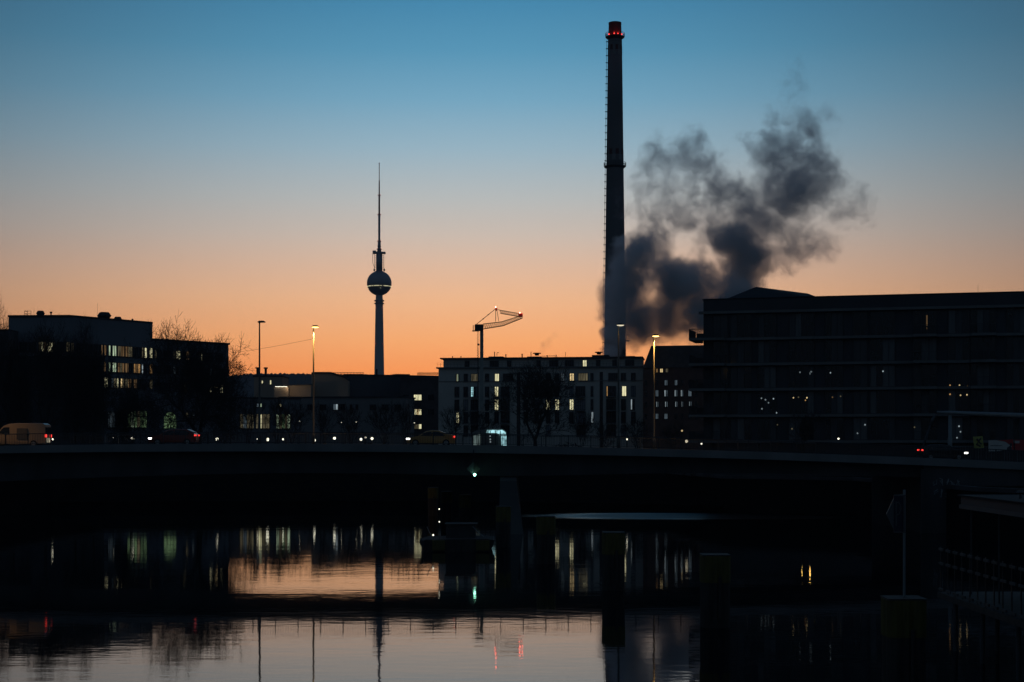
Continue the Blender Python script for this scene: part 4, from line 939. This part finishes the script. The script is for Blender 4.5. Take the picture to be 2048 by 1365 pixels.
for px in (945, 961, 971, 981, 991, 1001, 1014): a.box(PX(px, y)-.05, y, GZ, PX(px, y)+.05, y+.1, PZ(862 if 950 < px < 1010 else 868, y), M['steel'])
a.build('frame_post', sh)
a = MB()
for px, py in ((980.5, 872), (980.8, 879), (981, 884)): q = P(px, py, 251.5); a.lathe(q.x, q.y, [(.1, q.z-.15), (.14, q.z), (.05, q.z+.12)], COOL, 8)
a.build('work_lamp', sh)

# ------------------------------------------------------------------ river: mooring piles, pontoon, signs, jetty
def mooring_pile(px, top, label, w=1.2, tilt=0):
    y = 4.85*F/(top-HOR); x = PX(px, y); zt_ = 3.1; r = thing('mooring_pile', label, 'mooring pile', (x, y, 0), 'yellow-topped mooring piles')
    def ring(z0_, z1_, w_, m, nm):      # bundle of interlocked sheet sections, corrugated outline
        a = MB(); n = 48; poly = []
        for i in range(n):
            t = 2*math.pi*i/n; c, s = math.cos(t), math.sin(t); q = max(abs(c), abs(s))**.72; rr_ = w_/2/q*(1+.045*math.cos(12*t))
            poly.append((x+c*rr_*.98, y+s*rr_*.98))
        a.prism(poly, z0_, z1_, m, 'z'); a.build(nm, r)
    ring(-2.5, zt_-1.15, w*.96, M['pile'], 'pile_shaft'); ring(zt_-1.15, zt_, w, M['yellow'], 'yellow_head')
    a = MB(); a.box(x-w*.47, y-w*.47, zt_, x+w*.47, y+w*.47, zt_+.05, M['pile']); a.build('cap_plate', r)
    a = MB(); a.lathe(x+w*.1, y-w*.52, [(.07, .4), (.07, 2.2)], M['pile'], 8); a.build('mooring_rung', r)
    return x, y
for q in ((866, 976, 'farthest mooring pile, under the bridge left of the pier', 1.15), (893, 984, 'second mooring pile from the far end of the row', 1.15), (930, 991, 'mooring pile under the bridge, behind the pontoon', 1.15),
          (1006.5, 1014, 'mooring pile just in front of the pale bridge pier', 1.15), (1092, 1034, 'mooring pile right of the bridge pier', 1.25), (1227, 1066, 'dark mooring pile standing before the bright water in the middle', 1.25),
          (1430, 1111, 'second-nearest mooring pile, without a sign', 1.28)): mooring_pile(*q)
hx_, hy_ = mooring_pile(1807, 1198, 'nearest mooring pile at the lower right, carrying the P sign on a post', 1.27)
sg = thing('mooring_sign', 'blue mooring sign with a white P and arrow point above the nearest pile', 'sign', (hx_, hy_, 3.15))
y = hy_; a = MB(); a.tube([(PX(1808.5, y), y, 3.15), (PX(1808.5, y), y, PZ(980, y))], .045, M['galv'], 8); a.build('post', sg)
a = MB(); zt_, zb_ = PZ(990, y-.1), PZ(1066, y-.1); xl, xr = PX(1787, y-.1), PX(1806, y-.1)
a.box(xl, y-.13, zb_, xr, y-.08, zt_, M['blue']); a.build('board', sg)
a = MB(); w_ = .035
a.box(xl, y-.14, zb_, xr+.08, y-.131, zb_+w_, M['signwhite']); a.box(xl, y-.14, zt_-w_, xr+.08, y-.131, zt_, M['signwhite']); a.box(xr, y-.16, zb_+w_, xr+.06, y-.07, zt_-w_, M['signwhite']); a.build('border', sg)
a = MB(); a.prism([(xl-.003, zb_+.12), (xl-.003, zt_-.12), (PX(1771, y), (zb_+zt_)/2)], y-.13, y-.08, M['signwhite']); a.build('arrow_point', sg)
a = MB(); cx = (xl+xr)/2-.02; zm = (zb_+zt_)/2; a.box(cx-.07, y-.145, zm-.38, cx-.03, y-.132, zm+.38, M['signwhite'])
pr = [(cx-.03+.12*math.sin(t), y-.139, zm+.16+.2*math.cos(t)) for t in [math.pi*i/10 for i in range(11)]]; a.tube(pr, .02, M['signwhite'], 4); a.build('letter', sg)

ns = thing('navigation_sign', 'diamond board with a green signal light hanging on the bridge girder', 'sign', (PX(947, 137.1), 137.1, PZ(938, 137.1)))
y = 137.1; a = MB(); a.prism([(PX(u, y), PZ(w, y)) for u, w in ((933, 938), (947, 924), (947, 950))], y, y+.05, M['signwhite']); a.build('left_half', ns)
a = MB(); a.prism([(PX(u, y), PZ(w, y)) for u, w in ((947.1, 950), (947.1, 924), (961, 938))], y, y+.05, M['pile']); a.build('right_half', ns)
a = MB(); q = P(949.5, 950, 136.9); a.tube([(q.x, q.y, q.z), (q.x, q.y-.18, q.z)], [.11, .12], GREENL, 12); a.build('signal_lamp', ns)
a = MB(); a.box(PX(946, y), y+.05, PZ(952, y), PX(948, y), y+1.7, PZ(950, y), M['steel']); a.box(PX(946, y), y+.05, PZ(925, y), PX(948, y), y+.1, PZ(900, y), M['steel']); a.build('bracket', ns)

pn = thing('work_pontoon', 'dark floating work pontoon with yellow fenders moored left of the pier', 'pontoon', (PX(912, 116), 116, 0))
y = 114.; a = MB(); x0_, x1_ = PX(846, y), PX(984, y)
a.prism([(x0_-.3, .75), (x0_+.3, -.5), (x1_-.3, -.5), (x1_+.2, .85), (x1_-.4, .95), (x0_+.2, .9)], y, y+4.5, M['pile']); a.build('hull', pn)
for u0, u1 in ((865, 890), (952, 979)):
    a = MB(); a.box(PX(u0, y), y-.22, .12, PX(u1, y), y-.003, .86, M['yellow']); a.build('fender', pn)
a = MB(); a.box(PX(890, y), y+1.6, .92, PX(950, y), y+3.6, 1.9, M['steel']); a.box(PX(887, y), y+1.4, 1.9, PX(953, y), y+3.8, 1.98, M['pile']); a.build('deck_house', pn)
a = MB()
for u0, v0, u1, v1 in ((854, 1054, 866, 1075), (945, 1053, 968, 1074)):
    a.tube([P(u0, v0, y+.3), P((u0+u1)/2-1, (v0+v1)/2+1, y+.3), P(u1, v1, y+.3)], .03, M['galv'], 5)
a.tube([P(987, 1072, y+.3), P(987, 1082, y+.3)], .03, M['galv'], 5); a.build('handrail', pn)
a = MB(); a.tube([P(840, 1077, y), P(845, 1083, y), P(846, 1097, y)], [.05, .14, .03], M['jboard'], 6); a.build('life_buoy_bag', pn)
for px, py, s_ in ((866.5, 1070.5, .06), (878.5, 1018.5, .045), (878.7, 1044, .045)):
    q = P(px, py, y+.2); a = MB(); a.lathe(q.x, q.y, [(s_*.6, q.z-s_), (s_, q.z), (s_*.5, q.z+s_)], GLOBE, 8); o = a.build('deck_light', pn, True)
    b = MB(); b.tube([(q.x, q.y+.05, .9), (q.x, q.y+.05, q.z-.02)], .02, M['steel'], 4); b.build('light_pole', o)

jt = thing('river_pavilion', 'dark flat-roofed pavilion on posts over the water at the lower right', 'pavilion', (17.6, 50, 0))
a = MB(); a.box(17.3, 20, 5.45, 32, 60, 5.6, M['oldmetal']); a.box(17.35, 20, 5.6, 32, 59.9, 5.93, M['blackpanel']); a.box(17.25, 20, 5.93, 32, 60.1, 5.98, M['zinc']); a.build('roof', jt)
a = MB(); a.box(19.6, 20, 2.2, 32, 59, 5.44, M['blackpanel']); a.build('wall', jt)
a = MB(); a.box(16.6, 20, 1.95, 32, 60.5, 2.18, M['pile']); a.build('deck', jt)
for yy in (59.4, 56, 52, 48, 44, 40, 36, 32):
    a = MB(); a.tube([(17.6, yy, 2.18), (17.6, yy, 5.45)], .035, M['oldmetal'], 6); a.build('roof_post', jt)
    a = MB(); a.tube([(17.0, yy, -1.5), (17.0, yy, 1.95)], .09, M['oldmetal'], 8); a.tube([(18.6, yy, -1.5), (18.6, yy, 1.95)], .09, M['oldmetal'], 8); a.build('deck_post', jt)
for zz in (3.85, 3.3, 2.3):
    for i in range(26): y_ = 60.4-i*.95; a = MB(); a.box(16.62, y_-.62, zz-.05, 16.68, y_, zz+.05, M['jboard']); a.build('railing_board', jt)
a = MB()
for i in range(40): y_ = 60.4-i*.95; a.box(16.69, y_-.05, 2.18, 16.73, y_, 3.95, M['steel'])
a.build('railing_post', jt)
for yy in (55.5, 52.6, 50):
    a = MB(); a.lathe(18.2, yy, [(.05, 5.98), (.05, 6.15), (.16, 6.2), (.1, 6.28)], M['oldmetal'], 8); a.build('roof_vent', jt)

# ------------------------------------------------------------------ steam
def steam(name, label, blobs, seed, res, dens, ns=.11, thr=.13, kn=1.9, grow_r=1.32, warp=1.0, holes=()):
    D = 466.; k = D/F; rnd = random.Random(seed); B = []
    for (px, py, r_, a_, *o) in blobs:
        dy = o[0] if o else rnd.uniform(-7, 7); B.append((P(px, py, D)+Vector((0, dy, 0)), r_*k*grow_r*(1.04 if py > 470 else 1.0), a_*(1.25 if py > 470 else .78)))
    lo_ = [min(b[0][i]-b[1]*1.15 for b in B)-2 for i in range(3)]; hi_ = [max(b[0][i]+b[1]*1.15 for b in B)+2 for i in range(3)]
    lo_[2] = max(lo_[2], GZ+4)
    me = bpy.data.meshes.new(name); ob_ = bpy.data.objects.new(name, me); COL.objects.link(ob_)
    g = bpy.data.node_groups.new('steam_volume', 'GeometryNodeTree'); g.interface.new_socket('Geometry', in_out='OUTPUT', socket_type='NodeSocketGeometry')
    g.interface.new_socket('Geometry', in_out='INPUT', socket_type='NodeSocketGeometry')
    nn = g.nodes.new; L = g.links.new
    go = nn('NodeGroupOutput'); vc = nn('GeometryNodeVolumeCube'); sm = nn('GeometryNodeSetMaterial'); pos = nn('GeometryNodeInputPosition')
    vc.inputs['Min'].default_value = lo_; vc.inputs['Max'].default_value = hi_
    for i, nm in enumerate(('Resolution X', 'Resolution Y', 'Resolution Z')): vc.inputs[nm].default_value = max(8, int((hi_[i]-lo_[i])/res))
    def mth(op, a, b=None, c=None):
        n = nn('ShaderNodeMath'); n.operation = op
        for i, v in enumerate((a, b, c)):
            if v is None: continue
            if isinstance(v, (int, float)): n.inputs[i].default_value = v
            else: L(v, n.inputs[i])
        return n.outputs[0]
    ws = pos; sp = nn('ShaderNodeSeparateXYZ'); L(pos.outputs[0], sp.inputs[0])
    hf = nn('ShaderNodeMapRange'); hf.inputs[1].default_value = 34; hf.inputs[2].default_value = 80; hf.inputs[3].default_value = .4; hf.inputs[4].default_value = 1; L(sp.outputs[2], hf.inputs[0]); hfac = hf.outputs[0]
    for nsc, amp in ((.035, 20.0), (.12, 11.0), (.38, 6.0), (.9, 2.6)):
        nz = nn('ShaderNodeTexNoise'); nz.inputs['Scale'].default_value = nsc; nz.inputs['Detail'].default_value = 3; nz.inputs['Roughness'].default_value = .6; L(pos.outputs[0], nz.inputs['Vector'])
        sb = nn('ShaderNodeVectorMath'); sb.operation = 'SUBTRACT'; L(nz.outputs['Color'], sb.inputs[0]); sb.inputs[1].default_value = (.5, .5, .5)
        sc_ = nn('ShaderNodeVectorMath'); sc_.operation = 'SCALE'; L(sb.outputs[0], sc_.inputs[0]); L(mth('MULTIPLY', hfac, amp*warp), sc_.inputs['Scale'])
        w2 = nn('ShaderNodeVectorMath'); w2.operation = 'ADD'; L(ws.outputs[0], w2.inputs[0]); L(sc_.outputs[0], w2.inputs[1]); ws = w2
    tot = None
    for c_, r_, a_ in B:
        d_ = nn('ShaderNodeVectorMath'); d_.operation = 'DISTANCE'; L(ws.outputs[0], d_.inputs[0]); d_.inputs[1].default_value = c_
        m_ = nn('ShaderNodeMapRange'); m_.interpolation_type = 'SMOOTHSTEP'; m_.inputs[1].default_value = r_*1.08; m_.inputs[2].default_value = r_*.35
        m_.inputs[3].default_value = 0; m_.inputs[4].default_value = a_; L(d_.outputs['Value'], m_.inputs[0])
        tot = m_.outputs[0] if tot is None else mth('MAXIMUM', tot, m_.outputs[0])
    n2 = nn('ShaderNodeTexNoise'); n2.inputs['Scale'].default_value = ns*1.8; n2.inputs['Detail'].default_value = 6; n2.inputs['Roughness'].default_value = .75; n2.inputs['Distortion'].default_value = .6; L(pos.outputs[0], n2.inputs['Vector'])
    mod = mth('MULTIPLY', mth('SUBTRACT', n2.outputs[0], .5), kn*2)
    for (px, py, r_) in holes:      # thin places in the cloud
        c_ = P(px, py, D); s1 = nn('ShaderNodeVectorMath'); s1.operation = 'SUBTRACT'; L(ws.outputs[0], s1.inputs[0]); s1.inputs[1].default_value = c_
        s2 = nn('ShaderNodeVectorMath'); s2.operation = 'MULTIPLY'; L(s1.outputs[0], s2.inputs[0]); s2.inputs[1].default_value = (1, .2, 1)
        s3 = nn('ShaderNodeVectorMath'); s3.operation = 'LENGTH'; L(s2.outputs[0], s3.inputs[0])
        m_ = nn('ShaderNodeMapRange'); m_.interpolation_type = 'SMOOTHSTEP'; m_.inputs[1].default_value = r_*k*.1; m_.inputs[2].default_value = r_*k*1.7; m_.inputs[3].default_value = .38; m_.inputs[4].default_value = 1
        L(s3.outputs['Value'], m_.inputs[0]); tot = mth('MULTIPLY', tot, m_.outputs[0])
    v_ = mth('MAXIMUM', mth('SUBTRACT', mth('ADD', tot, mth('MULTIPLY', mod, mth('MINIMUM', mth('MULTIPLY', tot, 2.2), 1.0))), thr), 0.0)
    v_ = mth('MULTIPLY', v_, dens)
    L(v_, vc.inputs['Density'])
    m = bpy.data.materials.new('steam_vapour'); m.use_nodes = True; t = m.node_tree; t.nodes.clear()
    o = t.nodes.new('ShaderNodeOutputMaterial'); pv = t.nodes.new('ShaderNodeVolumePrincipled'); t.links.new(pv.outputs[0], o.inputs['Volume'])
    pv.inputs['Color'].default_value = (*STEAM_COL, 1); pv.inputs['Density'].default_value = 1.0; pv.inputs['Anisotropy'].default_value = 0.2
    L(vc.outputs[0], sm.inputs[0]); sm.inputs['Material'].default_value = m; L(sm.outputs[0], go.inputs[0])
    me.materials.append(m)
    md = ob_.modifiers.new('steam', 'NODES'); md.node_group = g
    return tag(ob_, label, 'steam', kind='stuff')
STEAM_COL = (.95, .96, .98)
BL = [(1250, 610, 34, 1.6, -4), (1262, 640, 30, 1.6), (1290, 650, 28, 1.6), (1330, 640, 30, 1.6), (1360, 640, 26, 1.5), (1285, 668, 18, 1.3), (1440, 615, 34, 1.6), (1400, 630, 30, 1.6), (1475, 590, 36, 1.4), (1268, 520, 34, 1.5), (1300, 505, 28, 1.2), (1250, 560, 34, 1.5, -4), (1290, 560, 24, 1.2), (1220, 705, 15, 1.2, -8), (1222, 670, 17, 1.2, -8), (1224, 625, 20, 1.2, -8), (1225, 585, 23, 1.2, -9), (1226, 540, 23, 1.1, -9), (1230, 505, 20, .9, -9), (1300, 655, 30, 1.1), (1285, 640, 34, 1.1), (1310, 600, 36, 1.1), (1360, 590, 40, 1.1), (1262, 545, 38, 1.1, -2), (1320, 535, 30, .9), (1228, 700, 17, 1, 0), (1230, 672, 20, 1, -2), (1232, 640, 24, 1.1, -3), (1232, 605, 32, 1, -6), (1238, 570, 34, 1, -7), (1240, 535, 34, 1, -8), (1262, 508, 34, .9, -7), (1300, 520, 38, .9, 0), (1325, 500, 26, .8),
      (1275, 575, 40, .9), (1290, 640, 48, 1.1), (1262, 668, 26, .9), (1276, 690, 12, .8, 2), (1273, 672, 18, .9, 2), (1340, 610, 44, 1.1), (1345, 560, 44, 1.4), (1390, 610, 42, 1.4), (1400, 560, 40, 1.3), (1432, 590, 44, 1.1), (1455, 605, 40, 1.1), (1420, 640, 26, 1), (1380, 640, 28, 1), (1330, 655, 22, .9),
      (1480, 560, 44, 1.4), (1500, 525, 40, 1.4), (1480, 490, 42, 1.3), (1450, 480, 34, .8), (1500, 580, 34, .9),
      (1470, 420, 52, .75), (1530, 420, 60, .9), (1560, 370, 62, .95), (1600, 400, 52, .85), (1530, 310, 46, 1.05), (1505, 300, 32, .95), (1570, 320, 44, .9), (1620, 340, 52, .8), (1645, 380, 40, .65), (1610, 280, 40, .62), (1575, 460, 46, .5), (1440, 400, 48, .75),
      (1300, 350, 44, .55), (1320, 310, 44, .62), (1375, 300, 46, .62), (1410, 330, 50, .62), (1345, 370, 46, .45), (1290, 410, 40, .42), (1350, 430, 56, .52), (1400, 460, 56, .6), (1400, 400, 50, .55), (1290, 460, 36, .62), (1325, 460, 40, .55),
      (1600, 230, 46, .40), (1560, 220, 38, .36), (1650, 250, 36, .34), (1590, 160, 36, .25), (1560, 160, 26, .2), (1670, 400, 44, .42), (1700, 415, 40, .38), (1740, 425, 30, .42), (1600, 500, 44, .36), (1640, 480, 40, .30), (1570, 500, 40, .4), (1240, 440, 22, .3, -12), (1236, 400, 16, .28, -12), (1222, 560, 14, .5, -8)]
steam('steam_cloud', 'billowing dark blue-grey steam cloud rising beside the chimney', BL, 3, .36, .25, holes=((1303, 588, 24), (1368, 508, 26), (1345, 524, 20), (1430, 535, 22), (1385, 482, 22)))
steam('steam_wisp', 'small wisp of steam between the steam cloud and the black apartments', [(1352, 682, 14, .5), (1362, 668, 16, .5), (1380, 662, 22, .6), (1395, 676, 24, .7), (1410, 655, 22, .6)], 5, .5, .22, warp=.5)
steam('steam_wisp', 'faint wisp of steam above the roof of the pale flats', [(1084, 704, 7, .4), (1090, 692, 10, .42), (1098, 684, 9, .36), (1108, 672, 9, .3)], 6, .4, .2, warp=.3)

# ------------------------------------------------------------------ haze
a = MB(); hm = bpy.data.materials.new('evening_haze'); hm.use_nodes = True; t = hm.node_tree; t.nodes.clear()
o = t.nodes.new('ShaderNodeOutputMaterial'); pv = t.nodes.new('ShaderNodeVolumePrincipled'); t.links.new(pv.outputs[0], o.inputs['Volume'])
pv.inputs['Color'].default_value = (.75, .82, .95, 1); pv.inputs['Density'].default_value = .00009
a.box(-2200, -420, -3.5, 2200, 2900, 420, hm); tag(a.build('haze'), None, None, kind='stuff')
